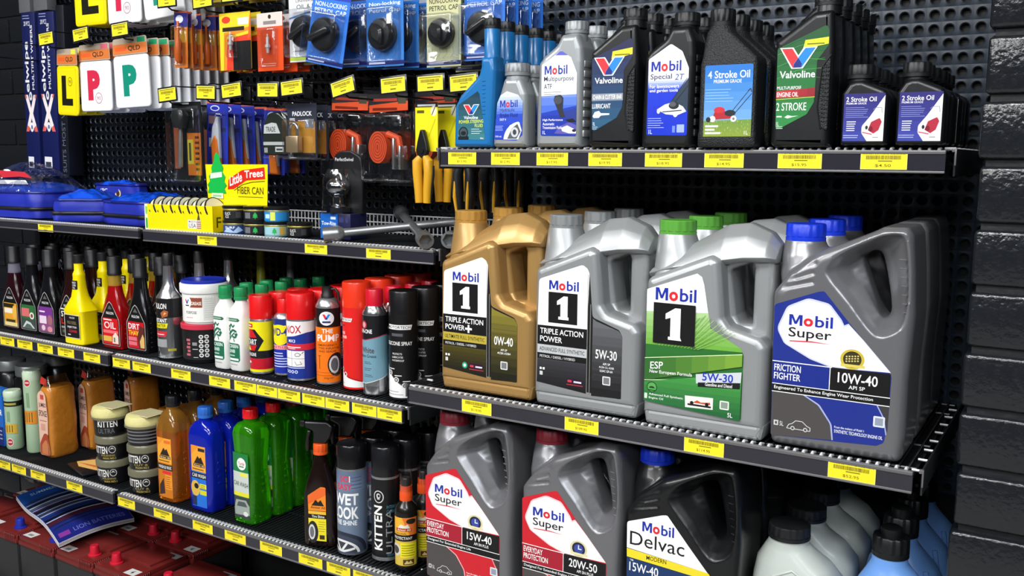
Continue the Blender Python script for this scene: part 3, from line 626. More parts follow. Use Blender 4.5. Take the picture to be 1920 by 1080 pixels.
def art_2t(L):
    L.grad(S1, '#1030c0', '#1838d0', 3, r=.01); L.grad([(13, 92), (13, 112), (84, 112), (84, 92)], '#1838d0', '#f2f4f8', 6); L.poly([(13, 112), (13, 144, 5), (52, 168, 6), (72, 155, 8), (84, 128, 10), (84, 112)], '#f4f5f8', .01)
    L.mobil(18, 124, 71, 141); L.text('Special', 17, 109, 55, 120, '#17204c', .8); L.text('2T', 60, 109.5, 75, 119, '#3c4ea0', .6, italic=.2)
    L.text('For lawnmowers', 16, 97, 68, 103, WHT, .9); L.text('and garden tools', 16, 89, 66, 95.5, WHT, .9)
    L.poly([(84, 112), (52, 72), (84, 60)], '#2a3a4c'); L.line([(82, 112), (56, 76)], 1., '#11141a'); L.line([(84, 100), (62, 74)], 1., '#11141a')
    L.poly([(30, 62), (44, 70, 3), (60, 74, 3), (76, 66), (82, 58), (66, 52), (46, 54)], '#e9e9e6', .01); L.ell(60, 68, 9, 6, '#202226'); L.ell(58, 70, 6, 4, '#55585c'); L.ell(63, 54, 4, 5, '#d9d9d6'); L.ell(33, 59, 3, 4, '#c9c9c6'); L.line([(40, 58), (74, 60)], 1.6, '#2d2f33')
    micro(L, 14, 47, 44, 5, 3.8, '#b9c8f4'); L.text('1L', 16, 22, 22, 29, WHT, .6); L.rect(66, 24, 79, 37, '#9fb2e6', 1); L.rect(58, 24, 63, 35, '#6f88d8')
t = litre((-.667, -.385, ZT), BPL, BTX, art_2t, 'black litre bottle with white mower on blue label, front of its row', M('#141517', .45))
row(t, 3, .072, 'black waisted litre bottle with mower label', SM)
def slant(loc, art, label):
    t = thing('oil_bottle', loc, label, 'bottle', SM); mb = MB()
    mb.add(plate([[(0, 6, 6), (2, 162, 8), (60, 203, 8), (88, 205, 8), (92, 150, 10), (90, 0, 6), (6, 0, 5)]], 0, .056, .011, 4), BPL)
    mb.add(plate([[(3, 160), (60, 200, 5), (88, 203, 5), (88, 212, 6), (56, 212, 8), (40, 196)]], .012, .044, .010, 3), BPL)
    mb.add(plate([[(88, 138, 6), (76, 119, 8), (72, 60, 8), (78, 30, 6), (88, 24, 4)]], -.0012, .006, .001, 1), BTX)
    for k in range(14):
        for q in range(3): mb.add(box(.077+q*.0038, .0795+q*.0038, -.0024, .0, .038+k*.0062, .0405+k*.0062, .0006, 1), BTX)
    mb.add(tube([(.089, -.001, .138), (.076, -.0015, .119), (.072, -.0015, .060), (.078, -.001, .028)], .0012, 6), BPL)
    mb.add(lathe([(.0205, .20), (.0195, .216)], 28, .074, .028), BPL); mb.obj('body', t); one(screw_cap(.0208, .0195, .2125, .074, .028, 30, .04), M('#131416', .45), 'cap', t)
    L = Lab(); art(L); L.build('printed_label', t, flat()); return t
SL = [(9, 30, 4), (7, 150, 5), (80, 182, 6), (84, 174, 4), (84, 152, 4), (68, 130, 5), (66, 68, 6), (56, 50, 6), (14, 28, 4)]
def art_chain(L):
    L.grad(SL, '#285c7c', '#191b46', 8, r=.01); L.poly([(44, 148), (46, 161), (83, 166), (83, 155)], '#e8e02c'); L.rect(50, 154, 78, 156, '#6f6a10'); L.vee(11, 121, 69, 152); L.text('Valvoline', 13, 108, 66, 118, WHT, 1.3)
    L.rect(8, 79, 67, 91, '#8d93a0'); L.text('CHAIN & CUTTER BAR', 10, 81.5, 65, 89, WHT, .9); L.text('LUBRICANT', 9, 66, 44, 74, WHT, .8); L.poly([(10, 53), (14, 60), (22, 62), (26, 58), (42, 57.5), (42, 55), (26, 54), (22, 50), (12, 50)], WHT); L.text('1L', 11, 37, 15, 43, WHT, .6); micro(L, 10, 34, 20, 2, 3, '#cfe0e8')
t = slant((-.767, -.385, ZT), art_chain, 'black slant topped bottle with navy chain lubricant label, front of its row'); row(t, 3, .066, 'black slant topped chain oil bottle', SM)
def art_v2(L):
    L.grad(SL, '#2f8a44', '#175028', 8, r=.01)
    for i in range(7): L.line([(8, 96+i*9), (40, 108+i*9), (80, 104+i*9+(i % 3)*6)], .6, '#4fae4e' if i % 2 else '#2a7a38')
    L.poly([(46, 148), (49, 161), (84, 164), (84, 154)], '#e8e82c'); L.rect(52, 154, 78, 156, '#6f7a10'); L.vee(11, 119, 68, 151); L.text('Valvoline', 12, 105, 66, 116, WHT, 1.3)
    L.text('MULTI-PURPOSE', 9, 88, 46, 93, WHT, .6); L.grad([(8, 75), (8, 86), (67, 90), (67, 77)], '#d03038', '#8c1f2c', 5, 0); L.text('ENGINE OIL', 9, 77, 42, 84, WHT, .8); L.line([(8, 73), (67, 76)], 1., '#b8d84a')
    L.text('2 STROKE', 9, 56, 55, 68, WHT, .5); L.rect(10, 46, 18, 48, WHT); L.poly([(22, 46), (27, 49), (34, 47.6), (44, 48), (34, 46), (27, 44)], '#dfeedd'); L.text('1L', 10, 33, 14, 39, WHT, .4); micro(L, 10, 31, 22, 2, 2.5, '#cfe6cf')
t = slant((-.446, -.385, ZT), art_v2, 'black slant topped bottle with green two stroke label, front of its row'); row(t, 5, .064, 'black slant topped two stroke bottle', SM)
# square shouldered four stroke bottle
t = thing('oil_bottle', (-.567, -.385, ZT), 'black square shouldered bottle with red mower label, front of its row', 'bottle', SM); mb = MB()
mb.add(loft([(0, .047, .028, 9), (.003, .049, .030, 9), (.022, .049, .030, 9), (.025, .0478, .029, 9), (.132, .0478, .029, 9), (.142, .046, .028, 8), (.183, .0225, .0205, 3.5, -.021), (.190, .0205, .0205, 2, -.021), (.2, .0195, .0195, 2, -.021)], 48, .049, .030), BTX); mb.obj('body', t)
one(screw_cap(.0205, .0265, .1935, .028, .030, 30, .05), M('#131416', .45), 'cap', t); L = Lab(); L.grad([(12, 17, 3), (12, 130, 3), (91, 130, 3), (91, 17, 3)], '#8fb8dc', '#1f6fc8', 8, r=.01)
L.grad([(12, 17), (12, 42), (91, 44), (91, 17)], '#8a9c3a', '#6f9440', 4); r2 = random.Random(2)
for i in range(70): a = r2.uniform(13, 89); b = r2.uniform(18, 42); L.line([(a, b), (a+r2.uniform(-1, 1), b+3)], .5, r2.choice(['#a9b85a', '#5f8434', '#c4c87a']))
L.text('4 Stroke Oil', 17, 109, 86, 121, WHT, 1.); L.text('PREMIUM GRADE', 27, 101.5, 73, 107, WHT, .6); micro(L, 14, 91, 64, 5, 4.6, '#9cc6ee')
L.line([(88, 92), (60, 58)], 1., '#20242c'); L.line([(90, 84), (64, 54)], 1., '#20242c'); L.line([(84, 88), (88, 92), (90, 86)], 1.2, '#20242c'); L.poly([(26, 44), (30, 56, 3), (46, 58, 3), (62, 52), (66, 46)], '#b02430', .01); L.ell(38, 59, 9, 5, '#c8303a'); L.ell(56, 54, 9, 5, '#25282e'); L.ell(27, 45, 5, 5, '#e8e6e0'); L.ell(20, 44, 4, 4, '#22252a'); L.ell(62, 45, 5, 5, '#e8e6e0'); L.ell(62, 45, 2, 2, '#777777')
for i, w in enumerate((22, 16, 26)): L.rect(15, 32-i*5.5, 15+w, 35-i*5.5, '#eef2e4')
L.text('1L', 80, 20, 86, 26, WHT, .5); L.build('printed_label', t, flat(0, .0003, 0)); row(t, 4, .072, 'black square shouldered bottle', SM)
# two rows of small purple label bottles
t = thing('oil_bottle', (-.339, -.385, ZT+.003), 'small black bottle with purple two stroke label, front of the left row of two', 'bottle', SM); mb = MB()
mb.add(plate([[(0, 0, 5), (-1, 76, 8), (9, 92, 8), (18, 96, 4), (28, 96, 4), (60, 82, 8), (66, 72, 8), (66, 0, 5)]], 0, .040, .008, 3), BPL); mb.add(lathe([(.017, .085), (.0165, .104)], 28, .022, .020), BPL); mb.obj('body', t)
one(screw_cap(.0195, .0205, .0985, .022, .020, 24, .06), M('#17181a', .42), 'cap', t); L = Lab(); L.poly([(4, 6), (4, 76), (62, 76), (62, 6)], '#2f2c7c'); L.grad([(4, 6), (4, 76), (62, 76), (62, 6)], '#3c48a4', '#2b2470', 5)
L.poly([(62, 73), (42, 42, 10), (31, 28, 8), (31, 18, 6), (39, 6), (62, 6)], WHT, .01); L.text('2 Stroke Oil', 7, 64, 50, 71, WHT, 1.); L.text('PREMIUM GRADE', 7, 60, 36, 63, WHT, .5); micro(L, 7, 55, 40, 6, 2.8, '#8f98d4', .7); micro(L, 9, 34, 24, 5, 3.2, '#f0f0f4', 1.2); micro(L, 5, 14, 28, 2, 3, '#c9cdf0')
L.line([(46, 52), (50, 55), (58, 55), (59, 47)], .8, '#8a8a8e'); L.poly([(40, 22), (44, 34, 2), (56, 40, 2), (59, 34), (55, 22), (48, 17)], '#b02a3e', .01); L.ell(44, 24, 3, 4, '#7a1c2c', 12); L.ell(38, 26, 2, 3, '#2c2c30', 10); L.line([(32, 19), (46, 16)], 1.6, '#c8586a'); L.rect(47, 11, 55, 12.2, '#888888'); L.build('printed_label', t, flat())
row(t, 6, .050, 'small purple label bottle, left row', SM); r2 = dup(t, (-.261, -.385, ZT+.003), 'small black bottle with purple two stroke label, front of the right row by the wall', SM); row(r2, 6, .050, 'small purple label bottle, right row', SM)
# pale grey and light blue bottles on the lowest right shelf
PG = M('#b9c0ba', .4, trans=.0, coat=.1); LBLU = M('#6fa0e4', .32, trans=.15)
t = thing('coolant_bottle', (-.3675, -.38, .621), 'pale grey bottle with black cap, front of its row', 'bottle', 'pale grey bottles'); mb = MB()
mb.add(loft([(0, .068, .045, 4), (.01, .072, .048, 4), (.12, .072, .048, 4), (.16, .069, .046, 3.4), (.185, .058, .041, 2.6, -.008), (.203, .04, .034, 2.1, -.016), (.213, .0325, .031, 2, -.018), (.224, .0315, .0315, 2, -.018)], 40), PG)
mb.add(tube([(-.05, -.0475, .02), (-.052, -.0475, .10), (-.03, -.044, .165), (.0, -.041, .18), (.03, -.044, .165), (.052, -.0475, .10), (.05, -.0475, .02)], .0028, 8), PG); mb.obj('body', t)
one(screw_cap(.0335, .022, .2205, -.018, 0, 36, .03), M('#1b1c1e', .4), 'cap', t); row(t, 4, .098, 'pale grey bottle with black cap', 'pale grey bottles')
t = thing('coolant_bottle', (-.2215, -.37, .621), 'light blue bottle with ribbed black cap, front of its row', 'bottle', 'light blue bottles'); mb = MB()
mb.add(loft([(0, .060, .045, 4), (.01, .064, .048, 4), (.10, .064, .048, 4), (.145, .062, .047, 3.2), (.175, .052, .042, 2.5, -.004), (.2, .034, .032, 2.1, -.008), (.212, .0265, .0265, 2, -.01), (.226, .0262, .0262, 2, -.01)], 40), LBLU)
for s in (-1, 1): mb.add(tube([(s*.02, -.0475, .09), (s*.045, -.044, .14), (s*.036, -.036, .18)], .004, 8), LBLU)
mb.obj('body', t); one(screw_cap(.0275, .032, .222, -.01, 0, 26, .07), M('#141517', .4), 'cap', t); one(lathe([(.016, .253), (.016, .266), (.013, .268)], 24, -.01, 0), M('#141517', .4), 'spout', t)
row(t, 4, .098, 'light blue bottle with ribbed black cap', 'light blue bottles')
# ================================================================== ADDITIVES, TUBS AND SPRAY CANS, SECOND LEFT SHELF
ZM = .9462+.0003; AD = 'additive bottles on the second shelf'; CN = 'spray cans on the second shelf'
def back(x, y, r):
    """centre of a round or boxy item whose nearest base point from the aisle is (x, y)"""
    d = Vector((x, y+1.863)).normalized()*r; return x+d.x, y+d.y
NB = [(-37, 8, 4), (37, 8, 4), (37, 78, 10), (9, 118, 5), (0, 125, 4), (-9, 118, 5), (-37, 78, 10)]
def nshape(k): return [(x*k if abs(x) > 1 else x, 9+(z-9)*(1-(1-k)*.6)+(1-k)*20, r) for x, z, r in NB]
def nulon(loc, glass, top, art, label, clearneck=None, neckz=.165):
    t = thing('additive_bottle', loc, label, 'bottle', AD); mb = MB()
    lo = [(0, .0385, .017, 6), (.004, .0405, .019, 6), (.080, .0405, .019, 6), (.100, .0385, .019, 5), (.122, .0305, .0180, 3.6), (.145, .0220, .0170, 2.5), (.165, .0182, .0165, 2.1)]
    hi = [(.165, .0182, .0165, 2.1), (.185, .0160, .0155, 2), (.197, .0150, .0150, 2)]
    mb.add(loft(lo, 40, top=clearneck is None), glass); mb.add(loft(hi, 40, bottom=False), clearneck or glass)
    for k in range(6): mb.add(box(.0375, .0417, -.006, .006, .014+k*.0125, .017+k*.0125, .0012, 1), glass)
    mb.obj('body', t); mb = MB(); mb.add(lathe([(.0182, .193), (.0182, .2), (.0176, .201), (.0172, .238), (.0160, .241)], 28), top); mb.obj('cap', t)
    L = Lab(); L.poly(NB, '#b9b4ae', .01); L.poly(nshape(.955), '#121214', .01); art(L); L.build('printed_label', t, flat(0, -.0190, 0)); return t
def nl(L): L.text('NULON', -15, 90, 15, 97, '#e8e8e6', .8); L.poly([(-9, 104), (9, 104), (0, 115)], '#5a5a5c')
def blocks(L, bands):
    for z0, z1, c in bands: L.rect(-32, z0, 32, z1, c)
CAPB = M('#17171a', .42); GBLK = M('#101013', .18, coat=.3); GBRN = M('#2a0f0c', .14, trans=.25, coat=.3); GRED = M('#b00f14', .12, trans=.4, coat=.3); GPUR = M('#2c0a14', .14, trans=.3, coat=.3); GCLR = M('#c9c4dc', .1, trans=.75)
def a_y(L): nl(L); blocks(L, [(11, 78, '#e0a02a'), (11, 22, '#e8d488')]); L.poly([(-32, 64), (20, 64), (20, 76), (-32, 76)], '#2a2410'); L.rect(-30, 48, 16, 62, '#f0e4d2'); L.ell(20, 52, 11, 20, '#e9b24a', 18); L.rect(-24, 22, 22, 30, '#3a3014')
def a_g(L): nl(L); blocks(L, [(11, 40, '#3f4a44'), (40, 80, '#2f6a38')]); L.rect(-31, 46, 6, 70, '#d86a6c'); L.ell(18, 50, 11, 10, '#e9e4da', 18); L.ell(18, 50, 6, 6, '#7a4a3a', 14); L.poly([(-30, 14), (-10, 34), (10, 30), (30, 14)], '#c9d2cc'); L.poly([(-24, 12), (-8, 26), (8, 24), (24, 12)], '#51645a')
def a_p(L): nl(L); blocks(L, [(11, 50, '#8a4a7c'), (50, 82, '#74348c')]); L.rect(-31, 34, 2, 56, '#e6d2e4'); L.ell(18, 46, 12, 14, '#a0646c', 18); L.ell(-14, 22, 9, 8, '#e0c4d8', 16); L.ell(16, 20, 12, 8, '#d88a96', 16); L.rect(-30, 66, -4, 70, '#efe6f0')
def a_s(L): nl(L); L.text('STOP', -29, 62, 22, 78, '#eceae6', 1.2); L.text('LEAK', -29, 42, 30, 58, '#d0241e', 1.2); L.rect(-30, 30, 32, 36, '#8a8886'); L.rect(-26, 18, 26, 26, '#5a5856'); L.rect(-30, 82, 14, 86, '#d8d4d0')
def a_r(L): nl(L); blocks(L, [(11, 80, '#c8141c')]); L.text('OIL', -26, 52, 22, 70, '#f4d8da', 1.4); L.rect(-31, 40, 30, 48, '#e86a70'); L.rect(-31, 18, 4, 32, '#d8b04a'); L.poly([(6, 14), (8, 34), (20, 44), (31, 34), (31, 14)], '#e2d6c4'); L.rect(12, 18, 18, 30, '#7a6a5a'); L.rect(-28, 74, 6, 77, '#f2e6e6')
def a_d(L): nl(L); blocks(L, [(11, 80, '#c0141e')]); L.text('DIRT', -30, 60, 14, 75, '#f4e4e6', 1.2); L.text('THAW', -30, 44, 16, 57, '#f0d42a', 1.3); L.poly([(10, 12), (4, 40), (16, 72), (32, 66), (32, 12)], '#5a2a26'); L.poly([(16, 14), (14, 30), (26, 50), (32, 40), (32, 14)], '#d8b06a'); L.rect(-31, 18, 2, 40, '#dc6a78'); L.rect(-31, 28, 2, 30, '#8c101c')
def nrow(src, n, what, pitch=.062): return row(src, n, pitch, what, AD, .002)
x, y = -2.643, -.338
t = nulon((x, y, ZM), GPUR, CAPB, a_y, 'additive bottle with orange label and clear neck at the left end, front of its row', GCLR); nrow(t, 4, 'clear necked additive bottle with orange label')
t = nulon((-2.555, -.338, ZM), GBLK, CAPB, a_g, 'black additive bottle with green label, front of its row'); nrow(t, 4, 'black additive bottle with green label')
t = nulon((-2.469, -.338, ZM), GBLK, CAPB, a_p, 'black additive bottle with purple label, front of its row'); nrow(t, 4, 'black additive bottle with purple label')
t = nulon((-2.370, -.336, ZM), GBRN, CAPB, a_s, 'brown additive bottle with stop leak label, front of its row'); nrow(t, 4, 'brown stop leak additive bottle')
t = nulon((-2.170, -.345, ZM), GRED, CAPB, a_r, 'bright red additive bottle with red label, front of its row', M('#b8963a', .1, trans=.4)); nrow(t, 4, 'bright red additive bottle')
t = nulon((-2.068, -.343, ZM), GBLK, CAPB, a_d, 'black additive bottle with red and yellow label, front of its row'); nrow(t, 4, 'black additive bottle with red and yellow label')
# yellow bottle
YLW = M('#ecd800', .3, coat=.2); t = thing('additive_bottle', (-2.292, -.366, ZM), 'opaque yellow bottle with black front and neck labels, front of its row', 'bottle', AD); mb = MB()
mb.add(loft([(0, .038, .024, 6), (.004, .042, .028, 6), (.014, .042, .028, 6), (.018, .0405, .027, 6), (.085, .0405, .027, 6), (.092, .044, .029, 5), (.105, .035, .026, 4), (.128, .0205, .019, 3), (.150, .0165, .0165, 2.6), (.180, .0150, .0150, 2.2), (.186, .0158, .0158, 2), (.190, .0152, .0152, 2), (.198, .0115, .0115, 2), (.222, .0112, .0112, 2)], 40), YLW)
mb.obj('body', t); one(lathe([(.0136, .218), (.0136, .238), (.012, .240)], 26), CAPB, 'cap', t)
L = Lab(); L.rect(-33, 18, 33, 82, '#d8d2b8'); L.rect(-31, 20, 31, 80, '#16161a'); L.text('NULON', -10, 71, 12, 76, '#d8d6d0', .6); L.text('PRO DIESEL', -20, 56, 20, 64, '#8a7a52', .6); L.text('INJECTOR', -20, 44, 20, 51, '#e4e2dc', .8); L.text('CLEANER', -14, 34, 20, 41, '#d0303a', .8); L.rect(-20, 26, -8, 29, '#c9c7c2'); L.build('printed_label', t, flat(0, -.0275, 0))
L = Lab(step=4); L.rect(-12, 148, 12, 172, '#131316'); L.text('RED', -6, 164, 8, 169, '#e8e8e4', .8); L.text('LINE', -6, 157, 8, 162, '#e8e8e4', .8); L.text('OIL', -6, 150, 6, 155, '#e8e8e4', .8); L.build('neck_label', t, supmap(.0168, .0166, 2.6))
nrow(t, 4, 'opaque yellow bottle', .072)
def can(loc, r, zb, zs, prof, art, label, name='spray_can', cap=None, metal=None, turn=0., group=CN, cat='spray can', capm=None, lab_r=None):
    """straight can body up to zs, shoulder profile above, cap profile on top"""
    t = thing(name, loc, label, cat, group); ml = metal or M('#c4c6c8', .25, .85)
    one(lathe([(r*.93, 0), (r, .002), (r, .005), (r*.985, .008), (r*.985, zs)]+prof, 40), ml, 'body', t)
    if cap: one(lathe(cap, 40), capm, 'cap', t)
    L = Lab(.32, step=4); art(L, r*1000); L.build('printed_label', t, cyl(r*.985, 0, 0, 0, turn)); return t
def full(L, r, z0, z1, c): return L.rect(-math.pi*r*.995, z0, math.pi*r*.995, z1, c)
# silver starter can
def c_start(L, r):
    full(L, r, 6, 150, M('#b4b6b8', .2, .95)); full(L, r, 104, 152, '#17171a'); L.text('NULON', -20, 126, 16, 140, '#eceae6', 1.4); L.poly([(4, 104), (0, 116), (10, 124), (20, 120), (18, 108)], '#a85a34'); L.poly([(8, 110), (10, 118), (16, 116)], '#e8b06a')
    L.text('INSTANT', -24, 92, 16, 102, '#f2f2f0', 1.3); L.poly([(-24, 78), (-22, 90), (18, 90), (15, 78)], '#e8dc20'); L.text('STARTER', -21, 80, 13, 88, '#15151a', .9); L.poly([(-24, 56), (-22, 70), (16, 70), (12, 56)], '#c8303a'); L.rect(-20, 61, 8, 63, '#f0d8da'); L.rect(-22, 30, 14, 50, '#96989a'); L.rect(-18, 12, -8, 20, '#2a2a2c'); L.rect(16, 20, 36, 26, '#b0a83a')
x, y = -1.955, -.345
t = can((x, y, ZM), .0315, 0, .150, [(.0305, .154), (.020, .170), (.0140, .182), (.0125, .205), (.0110, .238)], c_start, 'tall silver starter can with slim neck, front of its row', cap=[(.0125, .232), (.0125, .258), (.011, .262)], capm=CAPB, turn=.15, metal=M('#c9cacc', .2, .9)); row(t, 3, .085, 'tall silver slim necked can', CN, .012)
# grease tubs
TUB = M('#e9e8e4', .35); x, y = -1.858, -.318
t = thing('grease_tub', (x-.004, y, ZM), 'black grease tub with red rim at the bottom of the pair', 'tub'); one(lathe([(.047, 0), (.0485, .003), (.0525, .088), (.0525, .090)], 44), M('#151517', .35), 'tub', t); one(lathe([(.0545, .083), (.055, .086), (.055, .094), (.053, .096)], 44), M('#c8324a', .35), 'lid', t)
L = Lab(step=4); full(L, 50.6, 8, 78, '#18181a')
for i in range(2):
    for k in range(5): L.ell(14+i*13, 20+k*11.5, 5.4, 5., '#e6e6e2', 18); L.ell(14+i*13, 20+k*11.5, 3.2, 2.4, '#55555a', 12)
[L.rect(-26+(k % 2)*3, 18+k*9, -14, 24+k*9, '#b8606a') for k in range(5)]; L.rect(-8, 44, 4, 52, '#8a8a8c'); L.rect(-8, 34, 6, 36, '#b0b0b2'); L.rect(-6, 14, 6, 15.5, '#c9c9c9'); L.build('printed_label', t, cyl(.0512, 0, 0, 0, .45))
t = thing('grease_tub', (x+.002, y, ZM+.0965), 'white grease tub with blue lid, stacked on the black tub', 'tub'); one(lathe([(.048, 0), (.0495, .002), (.053, .080), (.053, .082)], 44), TUB, 'tub', t); mb = MB(); mb.add(lathe([(.0565, .076), (.0575, .079), (.0575, .097), (.056, .099)], 44), TUB); mb.add(lathe([(.054, .099), (.0545, .104), (.051, .1065), (.046, .1045)], 44), M('#1f2fa0', .3)); mb.obj('lid', t)
L = Lab(step=4); full(L, 51.6, 6, 74, '#e6e5e1'); L.rect(-30, 42, 18, 66, '#8a4530'); L.text('GREASE', -10, 48, 16, 56, '#f2efe8', 1); L.ell(-22, 54, 13, 15, '#f2f1ee', 24); L.vee(-30, 50, -14, 62); L.rect(-28, 45, -16, 48, '#2a2c3a'); L.text('PURPOSE', -26, 26, 4, 33, '#33343a', .8); L.rect(-26, 16, -6, 18, '#d8a0a4'); L.rect(20, 10, 50, 70, '#d2d1cd'); L.fine(23, 62, 47, 9, 5.5, '#a9a8a6'); L.build('printed_label', t, cyl(.0519, 0, 0, 0, .42))
# white screen cleaner bottles
def screen(loc, label):
    t = thing('cleaner_bottle', loc, label, 'bottle', 'white green capped bottles'); mb = MB(); mb.add(loft([(0, .0225, .0225, 4), (.004, .0245, .0245, 4), (.128, .0245, .0245, 4), (.145, .022, .022, 3), (.162, .0135, .0135, 2.2), (.175, .0125, .0125, 2)], 40), M('#ecebe8', .32)); mb.obj('body', t)
    one(screw_cap(.0165, .029, .168, 0, 0, 26, .02), M('#1f8a50', .35), 'cap', t); L = Lab(step=4); G = '#1f6a4c'
    L.poly([(-26, 118), (-26, 126), (14, 126), (18, 122), (14, 118)], '#39684f'); L.rect(-22, 120, 10, 123.6, '#8ab09a')
    for p, w in (([(-18, 72), (-8, 84), (2, 92)], 3), ([(-16, 96), (-10, 112), (-4, 104), (2, 110)], 3.4), ([(-18, 86), (-4, 98), (8, 94)], 5), ([(-20, 100), (-12, 92), (-16, 78)], 3.2), ([(-6, 82), (4, 80), (10, 90), (2, 86)], 4.5), ([(-14, 108), (-18, 104)], 4), ([(-2, 78), (0, 70)], 2.4)): L.line(p, w, G)
    L.poly([(-30, 22), (-30, 66), (13, 66, 3), (16, 62, 2), (16, 26, 3), (12, 22)], G, .01); L.text('SCREEN', -22, 55, 12, 63, '#eaf2ec', 1); L.text('CLEANER', -24, 43, 2, 51, '#eaf2ec', 1); L.rect(-20, 35, 0, 38, '#a9c8b6'); L.rect(-26, 25, 12, 30, '#eaf2ec'); L.rect(-22, 14, 8, 16, '#9a9a98'); L.rect(-20, 8, -12, 10, '#b4b4b2'); L.build('printed_label', t, supmap(.0245, .0245, 4)); return t
SG = 'white green capped bottles'
t = screen((-1.749, -.345, ZM), 'white screen cleaner bottle with green cap, left of the two in front'); 
for i in range(1, 4): dup(t, (-1.749+.004*i, -.345+.062*i, ZM), 'white green capped bottle in the left row, %s from the front' % ORD[i], SG)
t2 = dup(t, (-1.699, -.342, ZM+.0), 'white screen cleaner bottle with green cap, right of the two in front', SG)
for i in range(1, 5): dup(t, (-1.699+.003*i, -.341+.062*i, ZM), 'white green capped bottle in the right row, %s from the front' % ORD[i], SG)
RC = M('#d81418', .3, coat=.2)
def c_k(L, r):
    full(L, r, 6, 124, '#e8dc14'); full(L, r, 6, 38, '#c01828'); full(L, r, 38, 56, '#18181a'); L.poly([(-30, 56), (-30, 106), (-2, 106), (14, 80), (6, 56)], '#c81c24'); L.poly([(-4, 106), (4, 106), (24, 80), (10, 56), (2, 56), (13, 80)], '#18181a'); L.poly([(-30, 66), (-30, 84), (14, 88), (12, 70)], '#1a1a1c'); L.text('START', -24, 70, 8, 83, '#f4f2ee', 1.4); L.rect(-22, 110, -2, 119, '#c81c24'); L.rect(-19, 113, -6, 116, '#f0dcdc'); L.poly([(-24, 57), (-16, 66), (-8, 57)], '#e8dc14'); L.text('YA ENGINE', -26, 43, 6, 51, '#e8e6e0', .9); L.rect(-24, 26, -10, 31, '#f0dadc'); full(L, r, 6, 12, '#e8dc14')
x, y = -1.637, -.340; t = can((x, y, ZM), .0275, 0, .126, [(.0255, .132), (.022, .134)], c_k, 'yellow starter can with red cap, front of its row', cap=[(.0268, .130), (.0268, .181), (.0255, .184)], capm=RC, turn=.12); row(t, 3, .062, 'yellow red capped starter can', CN)
def c_w(L, r):
    full(L, r, 6, 132, '#1c2f9c'); full(L, r, 120, 133, '#20307a'); L.ell(0, 96, 26, 24, '#ecdc1c', 30); L.rect(-26, 96, 26, 118, '#ecdc1c'); L.text('WD-40', -25, 94, 27, 112, '#182a8c', 1.6); L.rect(-26, 62, 26, 72, '#e89aa8'); L.text('MULTI-USE', -22, 64, 22, 70, '#c02838', .9); L.fine(-26, 52, 26, 6, 6.2, '#d4d8f0', 2.2, .35)
x, y = -1.580, -.322; t = can((x, y, ZM), .0245, 0, .132, [(.022, .139), (.014, .146)], c_w, 'blue and yellow spray can with small red cap, front of its row', cap=[(.0150, .140), (.0150, .176), (.014, .178)], capm=RC, turn=.25); row(t, 3, .058, 'blue and yellow spray can', CN)
def c_m(L, r):
    full(L, r, 6, 137, '#1b3390'); L.poly([(-102, 118), (-102, 137), (102, 137), (102, 116), (28, 112), (0, 104), (-40, 98), (-102, 96)], '#ecebea'); L.text('INOX', -30, 108, 16, 126, '#c01e34', 1.2, skew=.06); L.rect(-30, 88, -4, 97, '#1b3390'); L.text('MX3', -16, 89, 2, 96, '#eceaf2', 1); full(L, r, 72, 86, '#d42a3c'); L.rect(-22, 77, 14, 79.5, '#f2d8dc'); L.rect(-20, 74, 2, 75.4, '#f2d8dc')
    L.rect(-34, 34, 22, 70, '#f0f0ee'); L.rect(-8, 34, -7.2, 70, '#4a4a52'); L.rect(-34, 52, 22, 52.8, '#4a4a52'); L.line([(0, 62), (6, 66), (14, 62), (10, 58), (2, 58), (0, 62)], 1.4, '#55555e'); L.line([(16, 64), (20, 68)], 1.6, '#3a3a44'); L.line([(0, 46), (4, 38), (16, 40), (12, 46)], 1.2, '#6a6a72'); L.rect(-30, 30, 22, 32, '#c9d0ea')
    for i in range(4): L.ell(-24+i*9, 22, 3.8, 3.8, '#d6daf0', 16); L.ell(-24+i*9, 22, 2., 2., '#1b3390', 12)
x, y = -1.514, -.335; t = can((x, y, ZM), .0325, 0, .138, [(.0315, .142), (.026, .144)], c_m, 'wide blue can with tall red cap, front of its row', cap=[(.0325, .141), (.0325, .196), (.0315, .198), (.029, .2)], capm=RC, turn=.28); row(t, 3, .07, 'wide blue red capped can', CN)
def c_n(L, r):
    full(L, r, 6, 130, '#ee7414'); full(L, r, 130, 172, '#161618'); L.ell(0, 150, 17, 15.5, '#f2f2f0', 28); L.ell(0, 150, 15.5, 14, '#dfe3ea', 28); L.vee(-10, 147, 10, 160); L.rect(-9, 140, 9, 144, '#23305c'); L.text('THE', -11, 117, 14, 127, '#f4f2ee', 1.2); L.text('PUMP', -24, 98, 30, 114, '#f4f2ee', 1.4)
    for i, s in enumerate(('EMERGENCY', 'TYRE INFLATOR', 'AND SEALER')): L.text(s, -22+i, 88-i*7, [24, 30, 22][i], 92.5-i*7, '#4a2410', .9)
    L.ell(22, 46, 21, 27, '#1c1c1e', 28); L.ell(17, 46, 13, 20, '#c9c9c9', 24); L.ell(17, 46, 9, 15, '#55555a', 20)
    for k in range(7): L.line([(33, 30+k*5), (42, 33+k*4.4)], 1.2, '#85858a')
    L.line([(-18, 36), (-18, 66)], 1.6, '#5a3018'); L.line([(-22, 66), (-14, 66)], 1.2, '#5a3018'); full(L, r, 21, 22, '#a84a0c'); full(L, r, 28, 28.8, '#a84a0c'); L.text('350g NET', -8, 13, 16, 18, '#5a2a10', .6)
